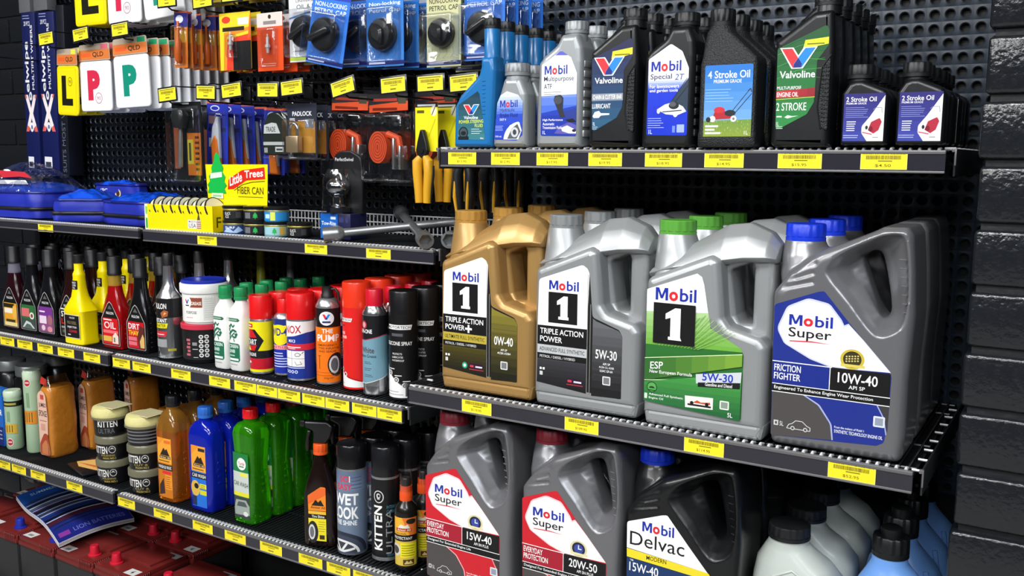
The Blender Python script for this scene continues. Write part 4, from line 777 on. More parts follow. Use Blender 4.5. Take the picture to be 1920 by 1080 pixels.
x, y = -1.436, -.330; t = can((x, y, ZM), .0272, 0, .173, [(.027, .176), (.020, .190), (.016, .193)], c_n, 'orange and black tyre inflator can with black valve', capm=CAPB, cap=[(.014, .19), (.014, .2), (.0125, .202), (.0125, .216), (.009, .218)], turn=.62)
ch = [c for c in t.children if c.name.startswith('cap')][0]; mb = MB(); mb.add(tube([(.008, 0, .212), (.022, .002, .214), (.028, .004, .206), (.029, .006, .188)], .0028, 8), CAPB); mb.obj('hose', t)
def c_o(L, r):
    full(L, r, 6, 176, '#d8201e'); L.poly([(-102, 6), (-102, 60), (-40, 58), (-24, 40), (0, 26), (30, 18), (102, 14), (102, 6)], '#ecebea'); L.line([(-40, 60), (-24, 42), (0, 28), (30, 20), (60, 17)], 1.6, '#8c1418')
    L.poly([(-40, 150), (-38, 158), (12, 158), (9, 150)], '#f0eeec'); L.text('MOTORTECH', -37, 151.6, 8, 156.6, '#1c1c1e', 1); L.rect(-30, 140, -8, 143, '#8c1418'); L.text('BRAKE', -30, 122, -8, 128, '#f2e4e2', 1); L.text('CLEANER', -30, 113, -2, 119, '#f2e4e2', 1); L.fine(-30, 104, -14, 3, 6, '#f0b8b4', 1.6); L.ell(-20, 44, 5, 5, '#e8e4e2', 16); L.ell(-20, 44, 3, 3, '#8c1418', 12); L.ell(-8, 34, 5, 5, '#e8e4e2', 16); L.ell(-8, 34, 3, 3, '#8c1418', 12); L.rect(-40, 12, -14, 14, '#a9a9a9')
x, y = -1.355, -.325; t = can((x, y, ZM), .0318, 0, .178, [(.0312, .181), (.026, .183)], c_o, 'tall bright red spray can with red cap, front of its row', cap=[(.0316, .180), (.0316, .232), (.0305, .235)], capm=M('#e03418', .3, coat=.2), turn=0., metal=M('#d8201e', .35)); row(t, 4, .068, 'tall bright red spray can', CN, .004)
def c_p(L, r):
    full(L, r, 20, 172, '#6f98a8'); L.poly([(-84, 118), (-84, 172), (84, 172), (84, 132), (30, 130), (-10, 120)], '#17171a'); L.line([(-84, 118), (-10, 120), (30, 130), (84, 132)], 1.6, '#b0304a'); L.ell(-14, 152, 8, 9, '#a8303c', 20); L.ell(-14, 152, 5, 6, '#d8a0a4', 16); L.text('3-IN-ONE', -28, 134, 6, 143, '#f0f0ee', 1.4); L.text('White', -24, 92, 10, 104, '#4a3c44', 1.4); L.text('Lithium Grease', -30, 82, 14, 89, '#2c3c48', 1); L.fine(-14, 72, 6, 2, 3.4, '#3a5060', 1.2); L.fine(-14, 58, 6, 2, 3.4, '#3a5060', 1.2); L.fine(-14, 44, 8, 2, 3.4, '#3a5060', 1.2); L.poly([(-84, 20), (-84, 28), (-10, 26), (16, 34), (60, 48), (84, 48), (84, 20)], M('#b4b6b8', .15, .95)); L.line([(-84, 28), (-10, 26), (16, 34), (60, 48)], 1.2, '#e8e8e6')
x, y = -1.288, -.345; t = can((x, y, ZM), .0268, 0, .173, [(.0268, .176), (.019, .190), (.018, .192)], c_p, 'black and teal lithium grease can with small red cap, front of its row', cap=[(.0185, .19), (.0185, .224), (.0175, .226)], capm=M('#c8142c', .3, coat=.2), turn=.25, metal=M('#c9cacc', .18, .95)); row(t, 4, .06, 'black and teal grease can', CN, .004)
def c_q(L, r):
    full(L, r, 6, 178, '#131315'); L.poly([(-98, 6), (-98, 76), (-36, 74), (-26, 56), (-8, 40), (14, 24), (20, 6)], '#ecebea'); L.line([(-36, 76), (-26, 58), (-8, 42), (14, 26)], 2.2, '#3a3a3c'); L.poly([(-34, 150), (-31, 160), (26, 160), (23, 150)], '#efeeec'); L.text('MOTORTECH', -31, 152, 22, 158, '#161618', 1.1); L.rect(-20, 136, 6, 142, '#55555a'); L.text('SILICONE SPRAY', -34, 117, 26, 125, '#eceae8', 1.1)
    for i, s in enumerate(('PROTECTS', 'LUBRICATES', 'WATERPROOF')): L.text(s, -18-i, 97-i*7, 4+i*2, 101-i*7, '#d8d6d4', .8)
    for i, (a, b) in enumerate(((-25, 58), (-9, 44), (9, 32))): L.ell(a, b, 6, 6, '#dcdad8', 18); L.ell(a, b, 4, 4, '#3a3a3c', 14); L.ell(a, b, 2, 2, '#dcdad8', 10); L.rect(a-4, b+8, a+12, b+10, '#d8d6d4')
    L.rect(-36, 18, -4, 19.2, '#8a8a8c'); L.rect(-36, 12, 6, 13.2, '#8a8a8c')
x, y = -1.214, -.340; t = can((x, y, ZM), .0312, 0, .18, [(.0305, .183), (.027, .184)], c_q, 'black silicone spray can with white lower corner, front of its row', cap=[(.0308, .181), (.0308, .226), (.0296, .229)], capm=M('#121214', .3, coat=.25), turn=.42, metal=M('#131315', .35)); row(t, 5, .066, 'black silicone spray can', CN, .006)
t = thing('funnel', (-1.795, -.085, ZM), 'grey plastic funnel standing behind the white grease tub', 'funnel'); one(lathe([(.052, 0), (.050, .01), (.046, .05), (.020, .115), (.011, .128), (.0085, .245), (.0065, .247)], 36), M('#6a6c6e', .4), 'funnel', t)
t = thing('funnel', (-1.905, -.085, ZM), 'yellow green funnel in shade behind the white grease tub', 'funnel'); one(lathe([(.050, 0), (.048, .01), (.044, .05), (.022, .110), (.013, .128), (.0105, .25), (.008, .252)], 36), M('#8c8a1c', .4), 'funnel', t)
# ================================================================== CAR WASH, SPONGES AND WAX, THIRD LEFT SHELF
ZB = .5799+.0003
# rolled chamois tubes
def chamois(loc, r, h, label, band, low, cap=True):
    t = thing('chamois_tube', loc, label, 'chamois tube', 'rolled chamois tubes'); G = M('#a9c4a2', .35, trans=.1, coat=.3, bump=.15, bscale=30.)
    one(lathe([(r*.9, 0), (r, .006), (r*.97, h*.4), (r, h*.85), (r*.98, h*.88)], 32), G, 'roll', t); one(lathe([(r*.97, h*.88), (r*1.03, h*.90), (r*1.03, h*.97), (r*.9, h)], 32), M('#c4d8bc', .3, coat=.3), 'cap', t)
    L = Lab(step=4); R = r*1000; q = h*1000
    if cap: L.rect(-R*2.6, q*.74, R*2.6, q*.83, '#1b1c14'); L.rect(-R*.6, q*.765, R*.9, q*.80, '#b0a050')
    L.rect(-R*.7, q*low, R*.9, q*(low+.16), band); [L.rect(-R*.6+i*R*.3, q*(low+.02), -R*.5+i*R*.3, q*(low+.14), '#6a5420') for i in range(4)]
    z = q*(.13 if cap else .86); L.ell(0, z, 10, 12, '#e8e4da', 22); L.ell(0, z, 8.4, 10, '#b8303c', 22); L.rect(-6, z-1.5, 6, z+2.5, '#e6c8c8')
    for k in range(2): L.rect(-5+k*5, q*(low+.2), -2+k*5, q*(low+.38), '#7a9a74')
    L.build('printed_label', t, cyl(r*1.002, 0, 0, 0, .45)); return t
x, y = -2.693, -.340; chamois((x, y, ZB), .0245, .177, 'short rolled chamois tube with black band, left of the taller one', '#d0a838', .28)
x, y = -2.612, -.325; chamois((x, y, ZB), .0250, .245, 'tall rolled chamois tube leaning beside the jumbo sponge', '#d88a2c', .36, False)
# jumbo sponges
SPN = M('#c47a22', .45, bump=.6, bscale=38., coat=.8); SPG = 'jumbo sponge packs'
def sponge(loc, label, rz=0.):
    t = thing('sponge_pack', loc, label, 'sponge', SPG, rz); mb = MB()
    mb.add(loft([(0, .026, .040, 4), (.008, .030, .046, 4), (.05, .028, .045, 3.6), (.105, .031, .047, 3.6), (.16, .028, .045, 3.6), (.195, .029, .045, 3.4), (.206, .024, .040, 3)], 44), SPN); mb.obj('sponge', t)
    mb = MB(); v = []; 
    mb.add(loft([(.200, .027, .042, 3), (.212, .020, .036, 3), (.222, .012, .033, 3), (.236, .004, .030, 3)], 32, top=True), CLEAR); mb.obj('wrapper', t)
    L = Lab(); L.poly([(-24, 6, 8), (-24, 186, 20), (-6, 200, 14), (14, 190, 20), (20, 120, 20), (16, 60, 20), (22, 8, 8)], '#e2b8a4', .01); L.text('JUMBO', -19, 146, 15, 162, '#2a1c18', 1.2); L.text('SPONGE', -20, 122, 16, 140, '#2a1c18', 1.2); L.rect(-10, 172, 6, 186, '#c84a3c'); L.rect(-18, 108, 14, 110, '#8a5a4a'); L.rect(-14, 80, 6, 100, '#d09a86'); L.poly([(-23, 8, 6), (-23, 40, 20), (0, 74, 20), (17, 70, 10), (16, 60, 10), (20, 8, 6)], '#a8442c', .01); L.poly([(-16, 10), (-14, 36, 10), (6, 56, 12), (14, 40, 10), (14, 10)], '#c87a4a', .01); L.build('card', t, flat(0, -.0475, 0)); return t
t = sponge((-2.529, -.300, ZB), 'jumbo sponge pack standing at the shelf front with pink card and red tab', .03); one(plate([[(-22, 0), (8, -4), (10, 14), (-14, 22)]], -.001, .001, .0005, 1), M('#c8382c', .4), 'tab', t, (-.012, -.03, .212))
dup(t, (-2.500, -.190, ZB), 'jumbo sponge pack standing second, behind the front pack', SPG, -.1); dup(t, (-2.43, -.085, ZB), 'jumbo sponge pack standing at the back by the panel', SPG, -.25)
def lying(loc, label, rz, tilt):
    o = one(loft([(0, .10, .044, 4), (.012, .108, .05, 4), (.05, .106, .049, 3.6), (.062, .098, .042, 3)], 44), SPN, 'sponge_pack', loc=loc); o.rotation_euler = (0, tilt, rz); return tag(o, label, 'sponge', SPG)
lying((-2.24, -.095, ZB), 'jumbo sponge lying flat, bottom one behind the wax tubs', .15, 0.); lying((-2.215, -.100, ZB+.080), 'jumbo sponge lying on another sponge behind the wax tubs', -.1, -.14)
t = thing('sponge_pack', (-2.335, -.345, ZB), 'flat orange and black pack lying beside the wax tub stack', 'pack', None, -.25); one(box(-.062, .062, -.035, .045, 0, .010, .004), M('#15151a', .35, coat=.3), 'pack', t)
L = Lab(); L.poly([(-58, -8), (-40, 40), (58, 40), (58, 4), (-10, -20)], '#e8b868'); [L.line([(50, 30), (-40+i*16, -6+i*3)], 2.4, '#d8702c' if i % 2 else '#c8482c') for i in range(6)]; L.build('printed_card', t, lambda u, v, d: (u, v, .0102+d))
# blue pack and silver lidded jars at the left edge
t = thing('wash_pack', (-2.768, -.345, ZB), 'blue wash pack with white lettering at the left edge of the shelf', 'pack'); one(box(-.045, .045, -.012, .012, 0, .178, .004), M('#1d5fb8', .35, coat=.2), 'pack', t); L = Lab(); L.rect(-43, 4, 43, 60, '#14246c'); L.rect(-43, 158, 43, 174, '#3f9a78'); L.text('WASHER', -30, 96, 43, 114, '#f0f4f8', 1.2); [L.ell(28+i*7, 48-k*12, 2, 2, '#dfe6f4', 10) for i in range(2) for k in range(3)]; L.build('printed_label', t, flat(0, -.0121, 0))
JG = 'dark jars with silver lids'
t = thing('polish_jar', (-2.93, -.205, ZB), 'dark jar with silver lid, front one behind the blue pack', 'jar', JG); one(lathe([(.044, 0), (.047, .004), (.047, .175), (.040, .185)], 36), M('#191a1c', .25, coat=.3), 'jar', t); one(lathe([(.042, .184), (.045, .187), (.045, .215), (.043, .218)], 36), M('#a4a7a8', .35, .5), 'lid', t)
dup(t, (-2.82, -.115, ZB+.014), 'dark jar with silver lid nearest the back panel', JG); dup(t, (-2.80, -.215, ZB-.0), 'dark jar with silver lid behind the chamois tubes', JG)
t = one(loft([(0, .10, .05, 3), (.03, .12, .06, 3), (.07, .09, .05, 2.4), (.09, .03, .02, 2)], 32), CLEAR, 'plastic_bag', loc=(-2.93, -.352, ZB)); tag(t, 'clear crumpled plastic bag on the shelf at the left edge', 'plastic bag')
# wax tubs
CRM = M('#d8cf8e', .5, bump=.25, bscale=160.); TUBB = M('#141416', .3, coat=.3); LIDC = M('#8f8c72', .25, trans=.45, coat=.3)
def waxtub(loc, label, kind, second=''):
    t = thing('wax_tub', loc, label, 'wax tub', 'wax tubs'); r = .0435
    one(lathe([(r*.93, 0), (r*.95, .003), (r, .045), (r, .047)], 44), TUBB, 'tub', t); L = Lab(step=4)
    if kind == 'top':
        L.text('KITTEN', -18, 26, 34, 44, '#f0efec', 1.6); L.text('ULTRA', -17, 9, 26, 22, '#6a6a6c', .2)
    elif kind == 'ribs': [L.rect(-60, 8+k*9, 60, 12+k*9, '#6f6f72') for k in range(4)]
    else:
        L.text('KITTEN', -40, 18, 2, 38, '#e4e2de', 1.6); L.ell(14, 30, 9, 10, '#d8d6d2', 22); L.ell(14, 30, 7.4, 8.4, '#141416', 22); L.poly([(8, 30), (14, 36), (20, 30), (14, 32)], '#d8d6d2'); L.text(second[0], -16, 11, 20, 16, '#b09a50', .7); L.text(second[1], -12, 3, 22, 8.5, '#c4ae5a', .7)
    L.build('printed_label', t, lambda u, v, d: cyl(r*(.95+.05*v/.045), 0, 0, 0, .55)(u, v, d))
    if kind == 'sub': one(lathe([(r*1.02, .043), (r*1.06, .045), (r*1.06, .060), (r*1.0, .0635)], 44), LIDC, 'lid', t)
    else:
        mb = MB(); mb.add(lathe([(r*1.03, .044), (r*1.10, .048), (r*1.10, .062), (r*1.0, .074), (r*.8, .077)], 44), CRM); mb.add(lathe([(r*1.05, .043), (r*1.13, .046), (r*1.13, .052)], 44, top=False, bottom=False), LIDC); mb.obj('sponge_lid', t)
        mb = MB(); mb.add(box(-.018, .052, -.030, .034, .0772, .0795, .0008, 1), M('#cfc79a', .3, coat=.4)); mb.obj('cloth', t)
    return t
x, y = -2.205, -.350
waxtub((x, y, ZB), 'wax tub at the bottom of the left stack', 'sub', ('POLISHING', 'WAX NO.1')); waxtub((x, y, ZB+.064), 'wax tub in the middle of the left stack', 'sub', ('POLISHING', 'WAX NO.1')); waxtub((x-.006, y, ZB+.128), 'wax tub with cream sponge lid on top of the left stack', 'top')
x, y = -2.066, -.352
waxtub((x, y, ZB), 'wax tub at the bottom of the right stack', 'sub', ('CUT &', 'POLISH NO.2')); waxtub((x, y, ZB+.064), 'wax tub in the middle of the right stack', 'sub', ('CUT &', 'POLISH NO.2')); waxtub((x, y, ZB+.128), 'ribbed wax tub with cream sponge lid on top of the right stack', 'ribs')
# wash bottles
def wash(name, loc, w, d, h, liquid, capm, art, label, group, capr=.0165, air=None, waist=0., caph=.026, p=4.5, broad=0.):
    t = thing(name, loc, label, 'bottle', group); mb = MB(); hb = h-caph-.012; a, b = w/2, d/2
    secs = [(0, a*.93, b*.93, p), (.006, a, b, p), (.06, a, b, p), (hb*.55, a-waist, b-waist*1.6, p), (hb*(.78+.1*broad), a, b, p), (hb*(.88+.06*broad), a*(.9+.06*broad), b*(.92+.05*broad), 3.6), (hb*(.96+.02*broad), a*(.5+.3*broad)+capr*.4*(1-broad), b*(.55+.25*broad)+capr*.3*(1-broad), 2.6), (hb, capr*.92, capr*.92, 2), (hb+.012, capr*.86, capr*.86, 2)]
    if air: k = 5; mb.add(loft(secs[:k], 44, top=False), liquid); mb.add(loft(secs[k-1:], 44, bottom=False), air)
    else: mb.add(loft(secs, 44), liquid)
    for k in range(4): mb.add(box(a*.995-.0005, a*.995+.0012, -.004, .010, hb*.30+k*.017, hb*.30+.006+k*.017, .0008, 1), liquid)
    mb.obj('body', t); one(screw_cap(capr, caph, hb+.008, 0, 0, 28, .03), capm, 'cap', t); L = Lab(step=4); art(L); L.build('printed_label', t, supmap(a, b, p)); return t
def art_arm(big, strip, lowc, wrd):
    def f(L):
        L.rect(-24, 10, 27, 165, lowc); L.rect(-24, 100, 27, 165, '#e8922a'); L.poly([(-24, 100), (-24, 140), (6, 165), (27, 165), (27, 100)], '#eda334'); L.poly([(-14, 120), (0, 140), (6, 134), (12, 138), (22, 120)], '#2a2018'); L.rect(-16, 112, 24, 119, '#2c2018'); L.text('Armor All', -14, 113, 22, 118, '#e8d8b0', .7); L.rect(-20, 104, 20, 107, '#7a5a20'); L.rect(2, 152, 25, 160, big)
        L.rect(-26, 82, 28, 97, '#17171a'); L.text(wrd, -22, 85, 26, 94, '#eceae4', .9); strip(L)
    return f
def st_o(L): L.rect(-8, 72, 24, 80, '#d8303c'); L.rect(2, 32, 26, 70, '#e8922a'); L.fine(4, 64, 24, 6, 5.6, '#8a5010', 1.6); L.poly([(-22, 14), (-20, 40), (-4, 60), (0, 20)], '#3a2420')
def st_b(L): L.rect(-24, 12, 27, 80, '#1f6fd0'); L.ell(-12, 56, 16, 20, '#d8b048', 20); L.ell(-8, 62, 8, 7, '#1c1814', 16); L.rect(4, 58, 27, 70, '#e8dc2c'); L.rect(4, 42, 27, 54, '#d6cf2a'); L.rect(-24, 12, -8, 36, '#1a2a50'); L.fine(6, 66, 24, 3, 3.4, '#6a6410', 1.2)
ORL = M('#f08a14', .08, trans=.8, coat=.3, var=.02); BLL = M('#1024b8', .1, trans=.35, coat=.3, var=.02); GRL = M('#4ed016', .08, trans=.8, coat=.3, var=.02); ORA = M('#a8752c', .1, trans=.55, coat=.3)
t = wash('wash_bottle', (-1.950, -.352, ZB), .076, .066, .272, ORL, CAPB, art_arm('#e86a2c', st_o, '#c87414', 'WASH & WAX'), 'amber wash and wax bottle with black cap, front of its row', 'amber wash bottles', .0175, air=ORA); row(t, 3, .070, 'amber wash bottle with black cap', 'amber wash bottles')
t = wash('wash_bottle', (-1.826, -.354, ZB), .086, .056, .262, BLL, M('#2a66c0', .35), art_arm('#2a2a2c', st_b, '#1f6fd0', 'CAR WASH'), 'deep blue car wash bottle with blue cap, front of its row', 'blue car wash bottles', .0185, broad=.5); row(t, 4, .062, 'deep blue car wash bottle', 'blue car wash bottles')
def art_g(L):
    L.rect(-30, 12, 24, 172, '#1c7a3c'); L.poly([(-30, 128), (-30, 172), (24, 172), (24, 118)], '#1f7a40'); L.rect(-30, 72, 24, 126, '#c4ccc4'); L.ell(2, 146, 15, 15, '#eceeea', 24); L.text('Turtle', -8, 143, 12, 151, '#c02838', .9); L.rect(-6, 138, 10, 141, '#3a8a50'); L.rect(-4, 116, 20, 124, '#e8e04a'); L.text('CAR WASH', -26, 92, 22, 103, '#20261f', .8, skew=-.06); L.rect(-30, 66, 24, 76, '#e0d834'); L.poly([(-30, 12), (-30, 64), (24, 64), (24, 12)], '#3a3f40'); L.poly([(-28, 34), (-20, 56), (14, 58), (24, 44), (24, 22), (-26, 18)], '#9aa29c'); L.poly([(-18, 40), (-12, 52), (10, 53), (18, 42)], '#4c5654'); L.ell(12, 24, 8, 6, '#d8dcd8', 16)
t = wash('wash_bottle', (-1.676, -.346, ZB), .074, .068, .278, GRL, RC, art_g, 'bright green car wash bottle with red cap, front of its row', 'green car wash bottles', .0185, waist=.004, broad=1., caph=.022); row(t, 4, .072, 'bright green car wash bottle', 'green car wash bottles', 0.)
# black trigger bottles
def trigger(loc, label, grp):
    t = thing('spray_bottle', loc, label, 'spray bottle', grp); BB = M('#1a0d0a', .16, trans=.15, coat=.35); mb = MB()
    mb.add(loft([(0, .036, .021, 4), (.004, .039, .024, 4), (.06, .038, .024, 4), (.120, .037, .023, 4), (.150, .030, .021, 3), (.185, .018, .017, 2.4), (.208, .0130, .0130, 2), (.215, .0125, .0125, 2)], 40), BB); mb.obj('body', t)
    one(screw_cap(.0165, .024, .210, 0, 0, 24, .04), M('#e2561c', .35), 'collar', t); mb = MB(); K = M('#141416', .35, coat=.2)
    mb.add(plate([[(-16, 234, 4), (-14, 262, 8), (-34, 270, 5), (-36, 284, 5), (20, 286, 12), (34, 274, 10), (26, 250, 10), (14, 234, 4)]], -.0085, .0085, .005, 2), K); mb.add(plate([[(-20, 262, 4), (-30, 262, 4), (-36, 228, 6), (-32, 212, 4), (-27, 214, 4), (-26, 244, 8)]], -.005, .005, .003, 2), K); mb.add(box(-.046, -.034, -.008, .008, .270, .285, .003), K); mb.obj('trigger_head', t)
    L = Lab(step=4); L.poly([(-22, 14, 3), (-23, 118, 4), (8, 140, 4), (20, 140, 4), (20, 14, 3)], '#1b1512', .01); L.poly([(-22, 84), (-23, 118, 4), (8, 140, 4), (20, 140, 4), (20, 84)], '#ec8a24', .01); L.poly([(-22, 98), (20, 122), (20, 138), (6, 138), (-22, 118)], '#e8662a'); L.poly([(-14, 96), (-4, 110), (2, 104), (8, 110), (16, 96)], '#231a14'); L.text('Armor All', -16, 89, 18, 95, '#2a1c10', .7); L.rect(-22, 76, 20, 83, '#e8b83a'); L.text('Tire Shine', -14, 68, 16, 74, '#efede8', .8); L.rect(-22, 14, 20, 66, '#e8d82a'); L.ell(-12, 34, 13, 26, '#25252a', 22); L.ell(-14, 34, 8, 18, '#d0d0d2', 20); L.ell(-14, 34, 5, 13, '#6a6a6e', 16); L.fine(2, 58, 18, 5, 5.4, '#8a8018', 1.2); L.rect(4, 18, 16, 28, '#3a3014'); L.build('printed_label', t, supmap(.0385, .024, 4)); t.rotation_euler = (0, 0, .35); return t
t = trigger((-1.436, -.362, ZB), 'black trigger spray bottle with orange collar, front of its row', 'black trigger bottles'); row(t, 3, .068, 'black trigger spray bottle', 'black trigger bottles', .012)
def c_wet(L, r):
    full(L, r, 6, 192, '#6a7a90'); L.grad([(-104, 150), (-104, 192), (104, 192), (104, 150)], '#7484a0', '#5d6d86', 4); L.text('SO', -14, 168, 8, 182, '#d2344a', 1.8); L.text('EASY', -22, 150, 14, 164, '#d2344a', 1.8); [L.line([(12, 178-k*8), (36, 179-k*8)], 1., '#3a2c5a') for k in range(4)]; L.rect(8, 168, 10, 182, '#e8e2e8')
    L.text('WET', -32, 116, 28, 142, '#f2f2f0', 2.2); L.text('LOOK', -36, 84, 28, 112, '#f2f2f0', 2.2); L.text('TYRE SHINE', -38, 70, 24, 81, '#f2f2f0', 1.4); L.ell(-14, 8, 64, 46, '#2a3040', 40, 0, 180); L.ell(-14, 8, 54, 38, '#3c4456', 40, 0, 180); L.ell(-14, 6, 44, 30, '#e2e2e2', 36, 0, 180); L.ell(-14, 6, 38, 25, '#3a3d46', 32, 0, 180); [L.line([(-14, 8), (-14+36*math.cos(math.radians(a)), 8+23*math.sin(math.radians(a)))], 5, '#e2e2e2') for a in (25, 65, 110, 150)]; full(L, r, 4, 8, '#4a5264')
x, y = -1.351, -.355; t = can((x, y, ZB), .0335, 0, .194, [(.0325, .198), (.028, .199)], c_wet, 'grey blue wet look tyre shine can with black cap, front of its row', cap=[(.0330, .196), (.0330, .244), (.031, .248)], capm=M('#121214', .25, coat=.3), turn=.3, group='tyre shine cans'); row(t, 3, .072, 'grey blue tyre shine can', 'tyre shine cans', .006)
def c_kit(L, r):
    full(L, r, 10, 184, '#151517'); L.text('KITTEN', -22, 26, -2, 126, '#f0efec', 2.0, rot=90); L.text('ULTRA', 6, 18, 20, 118, '#8a8c8e', 0., rot=90); L.ell(-10, 146, 12, 14, '#d8d8d6', 26); L.ell(-10, 146, 10, 12, '#151517', 26); L.ell(-10, 148, 5, 6, '#c8c8c6', 16); L.ell(-9, 148, 2.5, 3, '#151517', 12); L.rect(-13, 140, -7, 143, '#c8c8c6'); L.text('INTERIOR', 8, 120, 34, 127, '#3f7a8a', .5); L.text('CLEANER', 8, 110, 32, 117, '#3f7a8a', .5); L.rect(8, 12, 24, 18, '#2a4a54')
x, y = -1.268, -.340; t = can((x, y, ZB), .0312, 0, .186, [(.030, .190), (.027, .191)], c_kit, 'black interior cleaner can with white upright lettering, front of its row', cap=[(.0302, .189), (.0302, .25), (.028, .254)], capm=M('#17171a', .25, coat=.3), turn=.5, group='interior cleaner cans', metal=M('#b8babc', .25, .8)); row(t, 3, .07, 'black interior cleaner can', 'interior cleaner cans', .006)
def protect(loc, label):
    t = thing('spray_bottle', loc, label, 'spray bottle', 'protectant pump sprays'); one(lathe([(.022, 0), (.0245, .004), (.0245, .126), (.022, .139), (.013, .148), (.0115, .154)], 36), M('#16140f', .25, coat=.3), 'body', t); one(lathe([(.0138, .150), (.0138, .168), (.0128, .170), (.0128, .182)], 28), M('#e2501c', .35), 'collar', t); mb = MB(); mb.add(lathe([(.0105, .182), (.0105, .197), (.009, .199)], 24), M('#2a2420', .3)); mb.add(lathe([(.0133, .170), (.0133, .208), (.0115, .214)], 28), CLEAR); mb.obj('pump_cap', t)
    L = Lab(step=3); full(L, 24.6, 8, 118, '#1a1814'); L.rect(-26, 80, 30, 118, '#e8742a'); L.poly([(-26, 80), (-26, 118), (-4, 118), (12, 80)], '#ecb030'); L.poly([(-16, 94), (-6, 104), (2, 100), (8, 104), (14, 94)], '#e8e0d0'); L.rect(-18, 88, 16, 95, '#b03a1c'); L.text('Armor All', -15, 89, 14, 94, '#f2ead8', .9); L.ell(16, 110, 11, 6, '#2a2418', 18); L.text('ORIGINAL', -20, 81, 6, 85.5, '#5a3010', .5); L.rect(-27, 68, 32, 78, '#1a1814'); L.text('PROTECTANT', -26, 70, 18, 76, '#efede6', 1); L.rect(-26, 12, 30, 66, '#d8b84a'); L.ell(-20, 46, 14, 14, '#d0ccc4', 20); L.ell(-20, 46, 9, 9, '#4a463e', 16); L.rect(-8, 30, 29, 62, '#e8dc24'); L.fine(-5, 56, 27, 5, 5.4, '#7a7214', 1.4); L.rect(-2, 14, 22, 26, '#4a3a14'); L.poly([(0, 16), (6, 24), (10, 20), (14, 24), (20, 16)], '#d8c070'); L.build('printed_label', t, cyl(.0245, 0, 0, 0, .45)); return t
x, y = -1.197, -.358; t = protect((x, y, ZB), 'small protectant pump spray with orange collar, front of its row'); row(t, 3, .056, 'small protectant pump spray', 'protectant pump sprays', .004)
# ================================================================== UPPER LEFT SHELF
ZL = 1.2591+.0003
from mathutils import noise as mnoise
BFAB = M('#2230a8', .5, bump=.5, bscale=18.); BSH = M('#0f52e0', .10, coat=.8, bump=1., bscale=26.); BZIP = M('#101118', .5); BG = 'blue zip bags'
def zipbag(loc, hx, hy, h, dome, label, rz=0., art=None, clear=False, sag=0.):
    t = thing('zip_bag', loc, label, 'bag', BG, rz); rb = random.Random(hx*1000); zt = h*.62
    def jig(vf, a):
        v, f = vf; return [(x+a*math.sin(9*y/.1+x*31), y+a*math.sin(11*x/.1+z*57), z-sag*max(0, x/hx)*z/h) for x, y, z in v], f
    one(jig(loft([(0, hx*.97, hy*.96, 6), (.004, hx, hy, 6), (h*.25, hx*1.01, hy*1.01, 6), (h*.5, hx*.985, hy*.98, 6), (zt, hx, hy, 6), (h*.8, hx*.985, hy*.985, 6), (h, hx*.97, hy*.96, 5)], 64), .003), BFAB, 'bag', t)
    ring = [(x, y, h*.40) for x, y in sup(hx*1.012, hy*1.012, 6, 56)]; one(jig(tube(ring, .0055, 8, True), .003), BZIP, 'zip', t)
    ring = [(x, y, h) for x, y in sup(hx*.975, hy*.965, 5, 56)]; one(jig(tube(ring, .004, 8, True), .003), M('#1a2280', .4), 'piping', t)
    S = []
    for k in range(15): q = k/14; S.append((h-.002+dome*(1-(1-q)**1.6), hx*.96*(1-q)**.8+.004, hy*.95*(1-q)**.8+.004, 5-3*q))
    def crumple(vf, a):
        v, f = vf; o = []
        for x, y, z in v: p = Vector((x*28+hx*99, y*28, z*20)); n = mnoise.noise(p)+.6*mnoise.noise(p*2.3); o.append((x+a*.4*n, y-a*.4*n, z+a*n*min(1, (z-h+.004)/.012)))
        return o, f
    if clear:
        one(jig(loft([(h-.002, hx*.9, hy*.9, 5), (h+dome*.22, hx*.75, hy*.7, 4), (h+dome*.35, hx*.4, hy*.4, 3)], 56), .006), BSH, 'contents', t)
        one(crumple(loft(S, 110), .012), FILM, 'lid', t, angle=80)
        L = Lab(); L.poly([(-60, 10), (-50, 34), (60, 30), (96, 12), (40, 16)], '#c8303c'); L.build('print', t, lambda u, v, d: (u*hx/.15, -hy*(.72-v*2.2)-.002, h+dome*.35+v*1.0)); L = Lab(); L.poly([(-90, -8), (-80, 4), (70, 6), (84, -6)], '#e8ecf4'); L.build('print', t, lambda u, v, d: (u*hx/.15, -hy*(.72-v*2.2)-.002, h+dome*.35+v*1.0))
    else: one(crumple(loft(S, 110), .008), BSH, 'lid', t, angle=80)
    return t
zipbag((-2.805, -.168, ZL), .172, .108, .078, .085, 'big blue zip bag with clear domed lid and red print at the left end', .06, clear=True)
zipbag((-2.512, -.178, ZL), .078, .078, .062, .030, 'blue zip bag between the clear lidded bag and the long low bag', .62)
zipbag((-2.255, -.155, ZL), .126, .092, .062, .026, 'long low blue zip bag behind the yellow carton', -.06, sag=.0)
t = zipbag((-2.560, -.032, ZL), .11, .026, .100, .014, 'blue zip bag with round picture badge leaning on the back panel', .0); L = Lab(); L.text('4PC', -70, 74, -30, 88, '#e8ecf4', 1); L.rect(-66, 66, -14, 72, '#c8d4f0'); L.ell(20, 74, 14, 13, '#d8d0a0', 22); L.ell(20, 74, 8, 9, '#4a3020', 18); L.build('badge', t, flat(0, -.0275, 0))
t = one(tube([(-.05+.02*i+.004*math.sin(i*3), .01*math.sin(i*2.1), .03+.012*math.sin(i*1.7)) for i in range(7)], .012, 8), M('#4a4744', .5, bump=.6), 'rubber_strap', loc=(-2.985, -.06, ZL+.09)); tag(t, 'dark crumpled strap bundle behind the clear lidded bag', 'strap')
